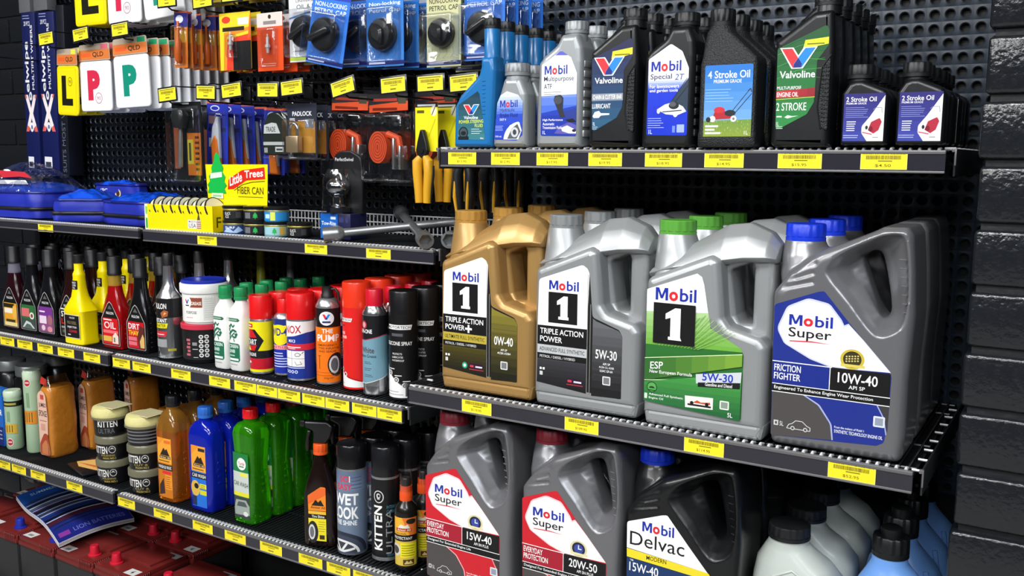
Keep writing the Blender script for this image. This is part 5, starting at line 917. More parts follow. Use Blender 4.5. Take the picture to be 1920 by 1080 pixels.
# yellow carton with round tins
YC = M('#f2d800', .4); t = thing('display_carton', (-2.092, -.302, ZL), 'bright yellow open carton with green edge holding round tins', 'carton', None, .10); mb = MB(); w, d, h = .232, .060, .066
mb.add(box(0, w, 0, .0012, 0, h), YC); mb.add(box(0, w, d, d+.0012, 0, h+.004), YC); mb.add(box(0, .0012, 0, d, 0, h), YC); mb.add(box(w-.0012, w, 0, d, 0, h), YC); mb.add(box(0, w, 0, d, 0, .0012), YC); mb.obj('carton', t)
L = Lab(); L.rect(0, 1, 10, 66, '#e8eccc'); L.rect(3, 4, 9, 30, '#2a9a3a'); L.rect(3, 40, 9, 60, '#7ac840'); L.build('edge_print', t, flat()); L = Lab(); L.rect(148, 8, 190, 30, '#f0eee4', 3); L.text('MADE IN', 152, 23, 176, 28, '#4a4a4c', .4); L.text('USA', 152, 10, 176, 21, '#4a4a4c', .8); L.rect(178, 8, 192, 30, '#c8c4b8'); [L.rect(178, 9+k*5, 192, 11+k*5, '#a8443c') for k in range(4)]; L.poly([(180, 30), (183, 42), (185, 48), (187, 42), (190, 30)], '#4a4a3c'); L.build('print', t, flat())
L = Lab(); L.text('F', 12, 12, 28, 38, '#4a4a1c', 1); L.build('side_print', t, lambda u, v, d_: (w+d_, u, v))
TIN = M('#1a1a18', .3, .2); TINY = M('#e6e2cc', .35); TG = 'round tins standing in the yellow carton'
t = thing('freshener_tin', (-2.066, -.2680, ZL+.0035), 'x', 'tin', TG); o = one(lathe([(.0, -.012), (.0295, -.012), (.031, -.010), (.031, .010), (.0295, .012), (0, .012)], 32, top=False, bottom=False), TINY, 'tin', t, (0, .0, .0490)); o.rotation_euler = (0, 1.2, 0)
mb = MB(); mb.add(lathe([(.031, -.0125), (.0325, -.0115), (.0325, -.008), (.031, -.007)], 32, top=False, bottom=False), TIN); mb.add(lathe([(.031, .007), (.0325, .008), (.0325, .0115), (.031, .0125)], 32, top=False, bottom=False), TIN); o2 = mb.obj('rims', t, (0, .0, .0490)); o2.rotation_euler = (0, 1.2, 0)
NM = ['first', 'second', 'third', 'fourth', 'fifth', 'sixth', 'seventh']; t['label'] = 'round tin standing in the yellow carton, first from its left end'
for k in range(1, 7): dup(t, (-2.066+.029*k, -.2680+.0029*k, ZL+.0035), 'round tin standing in the yellow carton, %s from its left end' % NM[k], TG)
# flat tins
FT = 'flat air freshener tins'
def tin(loc, c, art, label):
    t = thing('freshener_tin', loc, label, 'tin', FT); one(lathe([(.0285, 0), (.0295, .002), (.0295, .028), (.0285, .0295)], 40), M(c, .35, .3), 'tin', t); one(lathe([(.0295, .0275), (.0308, .029), (.0308, .033), (.029, .0348)], 40), TIN, 'lid', t); one(lathe([(.0296, .0235), (.0299, .0242), (.0299, .0262), (.0296, .027)], 40, top=False, bottom=False), M('#b8a850', .3, .6), 'band', t)
    L = Lab(step=3); art(L); L.build('printed_label', t, cyl(.0295, 0, 0, 0, .6)); return t
def g_tree(L, x=0): L.poly([(x-1, 5), (x-1, 8), (x-6, 8), (x-4, 12), (x-5.5, 13), (x-3, 17), (x, 21), (x+3, 17), (x+5.5, 13), (x+4, 12), (x+6, 8), (x+1, 8), (x+1, 5)], '#2ab050')
def t_blk(L): L.rect(-26, 4, 26, 22, '#1a1b1d'); L.text('BLACK', -20, 13, -4, 20, '#d8d8d4', .8); L.text('ICE', -19, 5, -9, 12, '#d8d8d4', .8); L.rect(8, 6, 20, 20, '#3a3c40')
def t_tree(L): L.rect(-26, 4, 26, 22, '#1f2023'); g_tree(L, 4); L.rect(-24, 6, -8, 20, '#6a6c70')
def t_blue(L): L.rect(-32, 3, 32, 23, '#2a88c8'); L.rect(-10, 3, 2, 23, '#d8e060'); L.rect(-26, 8, -12, 18, '#bfe0f0')
def t_sky(L): L.rect(-28, 4, 28, 22, '#8ac0d8'); L.poly([(-28, 4), (-28, 12), (-10, 18), (8, 10), (28, 16), (28, 4)], '#2f4f9c'); L.poly([(4, 4), (10, 14), (26, 10), (26, 4)], '#d8c080')
def t_reef(L): L.rect(-28, 4, 28, 22, '#24407c'); L.poly([(-26, 6), (-12, 18), (2, 8), (14, 20), (26, 10), (10, 4)], '#a8c0e0'); L.text('SURF', -20, 14, 6, 20, '#eef2f8', .8)
def t_green(L): L.rect(-28, 4, 28, 22, '#9cc8d0'); g_tree(L, 0); L.rect(12, 4, 26, 22, '#c8a84a')
cx = [-1.800, -1.738, -1.676, -1.612]; cy = [-.262, -.252, -.244, -.232]
for k, (c, a, l) in enumerate((('#24407c', t_reef, 'blue surf tin, leftmost in the bottom row of flat tins'), ('#1f2023', t_tree, 'black tin with green tree, second in the bottom row of flat tins'), ('#9cc8d0', t_green, 'pale blue tin with green tree, third in the bottom row of flat tins'), ('#1a1b1d', t_blk, 'black tin, rightmost in the bottom row of flat tins'))): tin((cx[k], cy[k], ZL), c, a, l)
for k, (c, a, l) in enumerate((('#1a1b1d', t_blk, 'black tin, leftmost of the three stacked on top'), ('#1f2023', t_tree, 'black tin with green tree, middle of the three stacked on top'), ('#2a88c8', t_blue, 'sky blue tin, rightmost of the three stacked on top'))): tin((cx[k]+.001, cy[k], ZL+.0352), c, a, l)
# display card with the tree shape
t = thing('display_card', (-1.965, -.222, ZL), 'yellow display card with red banner and green tree, standing behind the tins', 'sign'); Y = M('#f6e200', .4)
one(plate([[(22, 0), (22, 80), (16, 168), (240, 170), (236, 84), (226, 0)]], 0, .0015, .0003, 1), Y, 'card', t); TG2 = M('#12b048', .4)
one(plate([[(58, 84), (56, 96), (24, 96), (30, 108), (24, 116), (34, 126), (30, 138), (42, 150), (40, 160), (50, 176), (54, 192), (60, 198), (70, 192), (74, 176), (84, 160), (80, 150), (90, 138), (86, 126), (94, 116), (86, 108), (92, 96), (68, 96), (67, 84)]], -.0022, -.0006, .0004, 1), TG2, 'tree', t)
L = Lab(); L.poly([(36, 132), (38, 146), (80, 150), (80, 137)], '#d8ecd8'); L.build('tree_tag', t, flat(0, -.0024, 0)); L = Lab(); L.rect(40, 83, 82, 96, '#e8f4d0'); L.rect(44, 86, 76, 92, '#9cc49c'); L.build('tree_tag', t, flat(0, -.0024, 0))
L = Lab(); L.poly([(97, 106), (101, 132, 10), (150, 155, 30), (229, 163), (231, 134), (165, 130, 30), (120, 108)], '#d8281c', .01); L.text('Little', 105, 114, 150, 138, '#f6f2ea', 1.6, skew=.30); L.text('Trees', 159, 135, 224, 154, '#f6f2ea', 1.6, skew=.08); L.line([(120, 104), (150, 119), (185, 126), (230, 129)], 1.6, '#3a3414'); L.text('FIBER CAN', 132, 96, 224, 114, '#4a4414', .2); L.rect(134, 88, 222, 90, '#8a8020'); L.build('print', t, flat(0, -.0001, 0))
# tow ball pack
CHR = M('#c8c8ca', .06, 1.); t = thing('tow_ball_pack', (-1.490, -.205, ZL), 'chrome tow ball on a black and blue card pack', 'tow ball'); mb = MB(); mb.add(box(-.052, .040, -.030, .028, 0, .060, .002), M('#1a1c44', .4)); mb.obj('box', t)
L = Lab(); L.rect(-52, 1, 2, 59, '#1a5fb8'); L.text('Tow-Rite', -48, 32, -4, 41, '#f0f2f6', .9); L.text('Towball', -42, 15, -8, 21, '#d8e4f4', .6); L.rect(-20, 46, -4, 52, '#d8e4f4'); L.fine(-46, 10, -14, 2, 3, '#a8c4e8'); L.rect(6, 40, 20, 52, '#3a3c6c'); L.rect(6, 20, 36, 22, '#4a4c7c'); L.ell(30, 46, 5, 7, '#3a3c6c', 16); L.build('print', t, flat(0, -.0302, 0))
one(plate([[(-44, 58), (-44, 168, 20), (-36, 196, 16), (-14, 204, 10), (14, 204, 10), (44, 190, 20), (48, 160, 16), (46, 58)]], .004, .012, .003, 2), M('#121214', .4), 'card', t); L = Lab(); L.text('PerfectSwivel', -34, 180, 22, 188, '#d8d8da', .7); L.build('card_print', t, flat(0, .004, 0))
mb = MB(); pr = [(.0001, .158)]+[(.025*math.sin(a), .133+.025*math.cos(a)) for a in [math.radians(8+i*7.2) for i in range(21)]][:20]+[(.0115, .1095), (.0115, .094), (.0145, .090), (.0185, .084), (.0185, .080)]
mb.add(lathe([(r*1.12, z-.0125) for r, z in pr[::-1]], 40, -.012, -.012), CHR); mb.add(loft([(.060, .026, .026, 2), (.062, .028, .028, 2), (.073, .028, .028, 2), (.075, .025, .025, 2)], 6, -.012, -.012), CHR); mb.obj('ball', t)
mb = MB(); mb.add(loft([(.060, .040, .034, 4), (.10, .036, .032, 4), (.140, .036, .032, 3.4), (.162, .026, .022, 3)], 40, -.008, -.010), CLEAR); mb.obj('blister', t)
# cross wheel wrench
ST = M('#8e9092', .34, .75)
def socket(p, q, r=.0175, L=.036):
    p, q = Vector(p), Vector(q); d = (q-p).normalized(); up = Vector((0, 0, 1)); s = d.cross(up).normalized(); u = s.cross(d).normalized(); v = []; f = []
    for rr, t_, n in ((.009, -.012, 0), (r*.95, 0, 0), (r, .004, 0), (r, L, 0), (r*.78, L, 6), (r*.72, L-.022, 6)):
        for k in range(24):
            a = 2*math.pi*k/24; g = rr
            if n: b = (a % (math.pi/3))-math.pi/6; g = rr*math.cos(math.pi/6)/math.cos(b)*1.04
            c = q+d*t_+s*(math.cos(a)*g)+u*(math.sin(a)*g); v.append(tuple(c))
    for k in range(5):
        for i in range(24): j = (i+1) % 24; f.append((k*24+i, k*24+j, (k+1)*24+j, (k+1)*24+i))
    f.append(tuple(range(5*24, 6*24))); return v, f
def arm(mb, p, q): mb.add(tube([p, q], .0098, 14), ST); mb.add(socket(p, q), ST); mb.add(socket(q, p), ST)
WG = 'wheel wrenches on the upper shelf'; ZW = ZL+.0215
t = thing('wheel_wrench', (-1.300, -.210, ZL+.001), 'chrome cross wheel wrench lying on the shelf, nearest arm ends in a hexagonal socket', 'wheel wrench', WG); mb = MB(); arm(mb, (-.134, -.078, .0195), (.092, .100, .0480)); mb.obj('long_arm', t); mb = MB(); arm(mb, (-.135, .145, .0520), (.100, -.080, .0215)); mb.obj('cross_arm', t)
t = thing('wheel_wrench', (-1.183, -.196, ZL+.001), 'second chrome wheel wrench behind the first, beside the gold jug', 'wheel wrench', WG); mb = MB(); arm(mb, (-.070, .120, .0215), (.028, -.055, .0195)); mb.obj('cross_arm', t)
# ================================================================== HANGING PACKS
HOOK = M('#17181b', .35, .3)
def hook(x, z, what, y=-.265, tilt=0., w=65, price=None):
    t = thing('peg_hook', (x, 0, z), 'black peg hook with yellow price tag '+what, 'peg hook', 'peg hooks with price tags'); mb = MB()
    mb.add(tube([(0, .004, .012), (0, -.006, .010), (0, -.02, 0), (0, y+.012, 0), (0, y+.002, .006)], .0022, 8), HOOK); mb.add(tube([(0, -.002, .052), (0, -.03, .050), (0, y+.01, .044), (0, y+.002, .034)], .0016, 8), HOOK); mb.add(box(-.014, .014, -.004, .001, -.008, .060, .001), HOOK); mb.obj('wire', t)
    o = one(box(-.037, .037, y-.0014, y, .004, .042, .0012), M('#1d1e22', .25, coat=.4), 'tag_holder', t); o.rotation_euler = (0, -tilt, 0)
    tag_art(w, 30, price).build('price_label', o, flat(-w*.0005, y-.0016, .008)); return t
for x, z, w, tl in ((-2.534, 1.748, 'above the yellow L plate packs', .06), (-2.374, 1.750, 'above the red P plate packs', .09), (-2.206, 1.752, 'above the green P plate packs', .05), (-2.016, 1.812, 'above the screwdriver packs', 0.), (-1.884, 1.800, 'above the yellow spark plug card', .04), (-1.782, 1.806, 'above the orange spark plug card', 0.),
    (-2.027, 1.580, 'above the flare torch pack', .07), (-1.886, 1.581, 'above the blue knife packs, left one', -.05), (-1.792, 1.583, 'above the blue knife packs, right one', .08), (-1.672, 1.580, 'above the black tape measure packs', -.03), (-1.592, 1.583, 'above the padlock packs', .07), (-1.433, 1.580, 'above the orange ratchet strap packs, tilted', .22), (-1.294, 1.579, 'above the plastic ratchet packs', .06), (-1.196, 1.579, 'above the yellow plier pack', .03), (-1.112, 1.577, 'behind the blue spouted bottle', .06), (-2.874, 1.742, 'in front of the wiper boxes', .0)): hook(x, z, w, tilt=tl)
NAVY = M('#141c52', .4)
def wiperbox(loc, w, d, h, art, label, mat=None, lean=0.):
    t = thing('wiper_box', loc, label, 'wiper blade box', 'wiper blade boxes'); one(box(0, w, 0, d, 0, h, .0015), mat or NAVY, 'box', t); L = Lab(); art(L); L.build('print', t, flat()); t.rotation_euler = (0, lean, 0); return t
def art_w(big):
    def f(L):
        L.rect(8, 22, 38+big, 58, '#e8e8ec'); L.rect(13, 26, 32+big, 42, '#3a3a44'); W = 70+big*.6; c = W/2
        L.poly([(3, 138), (c-9, 196), (3, 254), (20, 254), (c, 212), (W-20, 254), (W-3, 254), (c+9, 196), (W-3, 138), (W-20, 138), (c, 180), (20, 138)], '#f2e8e6'); [L.poly(q, '#e06058') for q in ([(3, 138), (12, 158), (24, 150), (20, 138)], [(W-3, 138), (W-12, 158), (W-24, 150), (W-20, 138)], [(3, 254), (10, 240), (14, 246), (10, 254)], [(W-3, 254), (W-10, 240), (W-14, 246), (W-10, 254)])]; L.ell(c, 250, 8, 14, '#f0f0f0', 18); L.ell(c, 152, 10, 15, '#f0f0f0', 18); L.ell(c, 152, 4, 7, '#3a4a8a', 14); L.ell(c, 250, 3, 6, '#3a4a8a', 14)
        L.text('exelwipe' if False else 'elwipe', 10, 262, 38, 420, '#f2f2f4', 1.5, rot=90); L.text('MULTIFIT WIPERS', 46, 270, 58, 470, '#f2f2f4', 1, rot=90); L.text('20 PCS', 14, 468, 46, 482, '#e4e6f0', .6); L.fine(8, 498, 54, 2, 8, '#aab2d8', 2)
    return f
wiperbox((-2.966, -.085, 1.385), .072, .05, .51, art_w(0), 'tall navy wiper blade box with white and red cross, left one', lean=.03); wiperbox((-2.877, -.085, 1.385), .084, .05, .505, art_w(10), 'tall navy wiper blade box with white and red cross, right one', lean=.03)
t = wiperbox((-2.789, -.080, 1.385), .040, .05, .52, lambda L: L.text('SUITS MOST VEHICLES', 10, 10, 28, 300, '#5a6070', .6, rot=90), 'dark wiper blade box with grey upright lettering beside the navy boxes', M('#15171f', .4), lean=.03)
for k, (x, w) in enumerate(((-2.960, .060), (-2.880, .072))): o = one(box(0, w, 0, .034, 0, .30, .003), M('#8a8c90', .3, .5), 'wiper_refill', loc=(x-.012, -.078, 1.895)); tag(o, 'grey plastic wiper refill sticking out of the %s wiper box' % ('left', 'right')[k], 'wiper blade')
PW = M('#e9ebee', .35, coat=.2); PY = M('#f0dc00', .35, coat=.2); ORH = '#d8783a'
def platepack(loc, w, h, col, letter, lc, hdr, label, group, hd=.045, holes=True):
    t = thing('plate_pack', loc, label, 'learner plate pack', group); W = w*1000; Hh = h*1000
    one(plate([[(0, 0, 12), (0, Hh, 12), (W, Hh, 12), (W, 0, 12)]], 0, .007, .003, 2), col, 'plates', t)
    L = Lab(); L.rect(7, 7, W-7, Hh-7, '#e8e9ec' if letter == 'P' else '#f4e012', 8)
    if letter == 'P': L.text('P', W*.26, Hh*.22, W*.66, Hh*.82, lc, 5.5)
    else: L.poly([(W*.24, Hh*.2), (W*.24, Hh*.8), (W*.46, Hh*.8), (W*.46, Hh*.34), (W*.78, Hh*.34), (W*.78, Hh*.2)], lc)
    if lc != '#0f8a72' or letter == 'L':
        p = (.6, .26) if letter == 'P' else (.66, .68); L.ell(W*p[0], Hh*p[1], W*.11, W*.11, '#b07a8a' if letter == 'P' else '#3a380a', 22); L.ell(W*p[0], Hh*p[1], W*.095, W*.095, '#e8e9ec' if letter == 'P' else '#f4e012', 22); L.text('90', W*(p[0]-.06), Hh*(p[1]-.035), W*(p[0]+.06), Hh*(p[1]+.035), '#b07a8a' if letter == 'P' else '#3a380a', .4)
    L.build('print', t, flat())
    if hdr:
        t2 = one(plate([[(0, Hh+1, 3), (2, Hh+45, 8), (W-2, Hh+47, 8), (W, Hh+1, 3)]], .001, .0022, .0004, 1), M('#b8a894', .4), 'header_card', t); L = Lab(); L.rect(3, Hh+4, W-3, Hh+30, ORH); L.text('QLD', W*.45, Hh+9, W*.8, Hh+24, '#3a2c24', 1.4); L.rect(W*.08, Hh+12, W*.4, Hh+22, '#e8602c'); L.rect(W*.72, Hh+31, W*.94, Hh+44, hdr); L.build('header_print', t, flat(0, .001, 0))
    return t
G1, G2 = 'plate packs in the top row', 'plate packs in the second row'
NUM = ['front', 'second', 'third', 'fourth', 'fifth', 'sixth', 'seventh', 'eighth', 'ninth']
def hung(src, n, what, group, pitch, dx=0., dz=0., rzs=0.):
    L0 = src.location.copy(); src['group'] = group
    for i in range(1, n): dup(src, (L0.x+dx*i+random.uniform(-.003, .003), L0.y+pitch*i, L0.z+dz*i+random.uniform(-.003, .003)), '%s, %s on its hook' % (what, NUM[i]), group, src.rotation_euler[2]+random.uniform(-rzs, rzs))
t = platepack((-2.448, -.232, 1.800), .138, .150, PY, 'L', '#1b1a10', None, 'yellow L plate pack in the top row, front on its hook', G1); hung(t, 4, 'yellow L plate pack in the top row', G1, .022, .004, .002)
t = platepack((-2.302, -.232, 1.796), .138, .150, PW, 'P', '#d0284a', None, 'white red P plate pack in the top row, front on its hook', G1); hung(t, 4, 'white red P plate pack in the top row', G1, .024, .004)
t = platepack((-2.148, -.232, 1.796), .138, .150, PW, 'P', '#0f8a72', None, 'white green P plate pack in the top row, front on its hook', G1); t.rotation_euler = (0, -.10, .12); hung(t, 5, 'white green P plate pack in the top row', G1, .026, .006)
t = platepack((-2.553, -.232, 1.562), .112, .138, PY, 'L', '#1b1a10', '#e8e04a', 'yellow L plate pack in the second row, front on its hook', G2); t.rotation_euler = (0, .05, -.1); hung(t, 4, 'yellow L plate pack in the second row', G2, .022, .008)
t = platepack((-2.442, -.232, 1.569), .138, .136, PW, 'P', '#d0284a', '#d86a7a', 'white red P plate pack in the second row, front on its hook', G2); hung(t, 5, 'white red P plate pack in the second row', G2, .022, .006)
t = platepack((-2.286, -.232, 1.574), .138, .138, PW, 'P', '#0f8a72', '#2a9a6a', 'white green P plate pack in the second row, front on its hook', G2); t.rotation_euler = (0, -.03, .04); hung(t, 9, 'white green P plate pack in the second row', G2, .024, .010)
def blister(name, loc, w, h, d, cardm, art, label, cat, group, extra=None, rz=0., tilt=0., bl=None, cardt=.0012):
    """printed card with a clear moulded front; extra(thing) adds what is inside"""
    t = thing(name, loc, label, cat, group); W, Hh = w*1000, h*1000; t.rotation_euler = (0, tilt, rz)
    one(plate([[(0, 0, 4), (0, Hh, 6), (W, Hh, 6), (W, 0, 4)]], 0, cardt, .0003, 1), cardm, 'card', t); L = Lab(); art(L, W, Hh); L.build('print', t, flat())
    if extra: extra(t, w, h)
    x0, x1, z0, z1 = bl or (.04, .96, .03, .74)
    one(box(x0*w, x1*w, -d, -.0016, z0*h, z1*h, min(.006, d*.4), 3), CLEAR, 'blister', t); return t
# screwdriver packs seen from the side
SG2 = 'orange screwdriver packs'
def a_sc(L, W, H): L.rect(0, 0, W, H*.72, '#d8782c'); L.rect(0, H*.72, W, H, '#2c2f80'); L.ell(W*.4, H*.86, W*.28, H*.07, '#d8dcf0', 18); L.rect(W*.1, H*.45, W*.9, H*.66, '#e8b83a'); L.rect(W*.1, H*.2, W*.6, H*.32, '#f0e4d4'); L.rect(0, H*.97, W, H, '#e86a3c')
def x_sc(t, w, h): one(lathe([(.006, 0), (.008, .004), (.008, .05), (.004, .06), (.003, .1)], 16, w*.5, -.010), M('#d8641c', .35), 'screwdriver', t, (0, 0, h*.1))
t = blister('screwdriver_pack', (-2.034, -.236, 1.672), .045, .140, .018, M('#c8702c', .4), a_sc, 'orange and blue screwdriver pack, front on its hook', 'screwdriver pack', SG2, x_sc, .1, .04); hung(t, 8, 'orange and blue screwdriver pack', SG2, .026, .004, .000, .35)
# spark plugs
def plug(t, x, z, s=1.): mb = MB(); mb.add(lathe([(.003, 0), (.004, .012), (.0065, .013), (.0065, .019), (.004, .020), (.0038, .036), (.002, .038), (.002, .044)], 18, x, -.008), M('#d8d8d6', .25, .4)); mb.obj('spark_plug', t, (0, 0, z))
SP = 'spark plug cards'
def a_s1(L, W, H): L.rect(0, 0, W, H, '#ecd02a'); L.poly([(W*.2, 0), (W*.24, H*.55), (W, H*.62), (W, 0)], '#e0402a'); L.poly([(W*.1, 0), (W*.14, H*.66), (W, H*.74), (W, H*.68), (W*.22, H*.58), (W*.2, 0)], '#ee8a2a'); L.rect(W*.42, 0, W, H*.5, '#151517'); L.ell(W*.22, H*.88, W*.14, H*.06, '#d8402a', 18); L.rect(W*.1, H*.68, W*.8, H*.75, '#2a2418'); L.rect(W*.6, H*.78, W*.94, H*.9, '#e8e2d8'); L.poly([(W*.9, H*.5), (W, H*.6), (W, H)], '#e8602c')
t = blister('spark_plug_card', (-1.862, -.236, 1.657), .108, .136, .016, M('#e8c82a', .4), a_s1, 'yellow, red and black spark plug card, front on its hook', 'spark plug card', SP, lambda t, w, h: plug(t, w*.42, h*.34), bl=(.3, .6, .2, .62)); hung(t, 3, 'yellow, red and black spark plug card', SP, .03, .006)
def a_s2(L, W, H): L.rect(0, 0, W, H, '#e8501c'); L.rect(0, H*.76, W, H, '#d8cfc8'); L.ell(W*.5, H*.93, 5, 5, '#2a2420', 16); L.rect(W*.25, H*.80, W*.75, H*.86, '#8a8280'); L.fine(W*.2, H*.12, W*.8, 2, 5, '#f4b8a0', 1.4)
t = blister('spark_plug_card', (-1.732, -.236, 1.650), .084, .134, .016, M('#e8501c', .4), a_s2, 'orange spark plug card with white top, front on its hook', 'spark plug card', SP, lambda t, w, h: plug(t, w*.5, h*.3), bl=(.14, .86, .05, .74)); hung(t, 3, 'orange spark plug card with white top', SP, .03, .012)
# fuel cap packs
FC = 'fuel cap packs'; KCAP = M('#1c1d1f', .3, coat=.2)
def fuelcap(kind):
    def f(t, w, h):
        r = w*.335; cx, cz = w*.5, h*.40; mb = MB()
        v, fc = loft([(0, r, r, 2), (.010, r*1.02, r*1.02, 2), (.016, r*.98, r*.98, 2), (.022, r*.84, r*.84, 2), (.023, r*.6, r*.6, 2)], 44)
        R = lambda q: [(cx+a, -c-.001, cz+b) for a, b, c in q]
        mb.add((R(v), [tuple(reversed(g)) for g in fc]), KCAP)
        if kind == 0: v, fc = box(-r*.86, r*.86, -r*.20, r*.20, .018, .036, .006, 3)
        else: v, fc = loft([(.018, r*.52, r*.8, 1.3), (.030, r*.48, r*.72, 1.3), (.034, r*.3, r*.5, 1.3)], 36)
        an = .5; v = [(p[0]*math.cos(an)-p[1]*math.sin(an), p[0]*math.sin(an)+p[1]*math.cos(an), p[2]) for p in v]; mb.add((R(v), [tuple(reversed(g)) for g in fc]), KCAP); mb.obj('fuel_cap', t, angle=30)
    return f
def a_fc(bg, hd, tx, c2):
    def f(L, W, H):
        L.grad([(0, 0), (0, H), (W, H), (W, 0)], mixh(bg, '#ffffff', .12), bg, 5); L.rect(0, H*.86, W, H, hd); L.ell(W*.34, H*.93, W*.2, H*.038, '#1c2440' if hd != '#2340b0' else '#101a50', 20); L.text('Pro-Kit', W*.2, H*.91, W*.48, H*.95, '#e4e6ea', .6)
        for i, s in enumerate(tx): L.text(s, W*.08, H*(.76-i*.085), W*.92, H*(.82-i*.085), c2, 1.)
        [L.line([(W*.08+i*W*.2, H*.1), (W*.2+i*W*.2, H*.16), (W*.16+i*W*.2, H*.24)], .8, mixh(bg, '#000000', .25)) for i in range(4)]; L.rect(0, H*.02, W, H*.07, '#23286c'); L.rect(W*.06, H*.033, W*.5, H*.055, '#c8ccec')
    return f
def a_oil(L, W, H): L.rect(0, 0, W, H, '#e9eaec'); L.ell(W*.3, H*.95, W*.3, H*.045, '#1a1b1e', 20); L.text('OIL & FUEL', W*.22, H*.72, W*.98, H*.78, '#26282c', .8); L.text('UNIVERSAL', W*.2, H*.81, W*.8, H*.845, '#26282c', .4); L.line([(0, H*.60), (W*.5, H*.66), (W, H*.69)], 4, '#2f7ab8'); L.rect(0, H*.02, W, H*.07, '#b8d04a'); L.rect(W*.1, H*.14, W*.4, H*.16, '#9a9c9e')
BLUC = M('#1d5cc8', .4)
t = blister('fuel_cap_pack', (-1.640, -.222, 1.668), .112, .166, .034, M('#e6e7e9', .4), a_oil, 'white oil and fuel cap pack, front on its hook', 'fuel cap pack', FC, fuelcap(0), bl=(.1, .95, .05, .70)); hung(t, 3, 'white oil and fuel cap pack', FC, .042, .004)
t = blister('fuel_cap_pack', (-1.556, -.258, 1.664), .112, .166, .034, BLUC, a_fc('#2a72d8', '#2340b0', ('NON-LOCKING', 'PETROL CAP'), '#e8f0fa'), 'blue fuel cap pack tilted to the right over the white pack', 'fuel cap pack', FC, fuelcap(0), tilt=.20, bl=(.06, .96, .06, .70))
t = blister('fuel_cap_pack', (-1.500, -.200, 1.652), .106, .168, .034, BLUC, a_fc('#1c56b0', '#15181f', ('NON-LOCKING', 'PETROL CAP'), '#cfe0f4'), 'blue fuel cap pack hanging behind the tilted one, front on its hook', 'fuel cap pack', FC, fuelcap(0), bl=(.05, .97, .06, .72)); hung(t, 3, 'blue fuel cap pack behind the tilted one', FC, .045, .006)
t = blister('fuel_cap_pack', (-1.400, -.228, 1.646), .104, .168, .034, BLUC, a_fc('#2a78d0', '#9aa4b4', ('Non-locking', 'Petrol Cap'), '#eef4fa'), 'blue fuel cap pack with diamond grip cap, front on its hook', 'fuel cap pack', FC, fuelcap(1), bl=(.04, .97, .05, .74)); hung(t, 4, 'blue fuel cap pack with diamond grip cap', FC, .045, .008)
t = blister('fuel_cap_pack', (-1.231, -.232, 1.638), .088, .170, .036, M('#c8c89a', .4), a_fc('#c4c592', '#c8c99c', ('NON-LOCKING', 'PETROL CAP'), '#26261c'), 'cream fuel cap pack, front on its hook', 'fuel cap pack', FC, fuelcap(1), bl=(.02, .99, .03, .62)); hung(t, 3, 'cream fuel cap pack', FC, .045, .006)
t = blister('fuel_cap_pack', (-1.143, -.220, 1.648), .100, .160, .034, BLUC, a_fc('#2a72d8', '#2340b0', ('NON-LOCKING', 'PETROL CAP'), '#e0ecfa'), 'blue fuel cap pack behind the blue spouted bottle, front on its hook', 'fuel cap pack', FC, fuelcap(0), bl=(.06, .96, .06, .70)); hung(t, 4, 'blue fuel cap pack behind the spouted bottle', FC, .045, .004)
# flare torch and knife packs
OG = 'orange torch and tool packs'
def a_kn(L, W, H): L.rect(0, 0, W, H, '#1b1c1e'); L.rect(W*.04, H*.18, W*.24, H*.74, '#a85a34'); L.rect(W*.50, H*.10, W*.96, H*.62, '#d87a1c'); [L.rect(W*.76, H*(.16+k*.065), W*.90, H*(.19+k*.065), '#5a3010') for k in range(7)]; L.rect(W*.50, H*.24, W*.70, H*.54, '#d8c83a'); L.rect(W*.55, H*.28, W*.62, H*.5, '#4a4414'); L.rect(W*.1, H*.88, W*.9, H*.95, '#3a3c40'); L.rect(W*.3, H*.97, W*.6, H*.99, '#c8ccd0')
def x_kn(t, w, h): one(tube([(w*.36, -.012, h*.2), (w*.40, -.012, h*.55), (w*.42, -.012, h*.72)], [.007, .006, .004], 12), M('#b8babc', .25, .8), 'tool', t); one(loft([(0, .016, .012, 3), (.03, .026, .016, 3), (.045, .02, .012, 3)], 28, w*.42, -.014), M('#1f2022', .3, coat=.3), 'head', t, (0, 0, h*.68))
t = blister('tool_pack', (-2.066, -.225, 1.378), .112, .208, .026, M('#1b1c1e', .4), a_kn, 'clear pack with orange panel and grey tool, front on its hook', 'tool pack', OG, x_kn, bl=(.0, 1., .02, .92)); hung(t, 2, 'clear pack with orange panel', OG, .10, .0)
KG = 'blue knife packs'; KB = M('#2433a8', .4, coat=.2)
def a_bl(L, W, H): L.rect(0, 0, W, H, '#2737b0'); L.rect(0, H*.97, W, H, '#e8603c'); L.ell(W*.38, H*.9, W*.22, H*.045, '#d8dcf4', 18); L.ell(W*.38, H*.9, W*.17, H*.03, '#2737b0', 18); L.rect(W*.08, H*.66, W*.5, H*.78, '#c89a9c'); L.rect(W*.08, H*.54, W*.9, H*.60, '#1a2050'); L.rect(W*.1, H*.3, W*.46, H*.44, '#d8dcd0'); L.poly([(W*.14, H*.3), (W*.3, H*.42), (W*.4, H*.34)], '#6a7a3a')
def x_bl(t, w, h): one(plate([[(30, 20, 4), (26, 60), (30, 100, 4), (44, 128, 6), (52, 126, 6), (54, 90), (58, 20, 4)]], -.014, -.002, .004, 2), M('#c8ccd2', .35), 'knife', t); one(plate([[(32, 0, 4), (28, 58), (40, 84, 6), (52, 70, 6), (60, 0, 4)]], -.016, -.001, .005, 2), M('#d8701c', .4), 'grip', t)
t = blister('knife_pack', (-1.986, -.185, 1.424), .074, .165, .020, KB, a_bl, 'blue knife pack with orange grip, front on its hook', 'knife pack', KG, x_bl, .06, .05, bl=(.3, .95, .0, .84)); hung(t, 6, 'blue knife pack with orange grip', KG, .034, .008, -.003, .25)
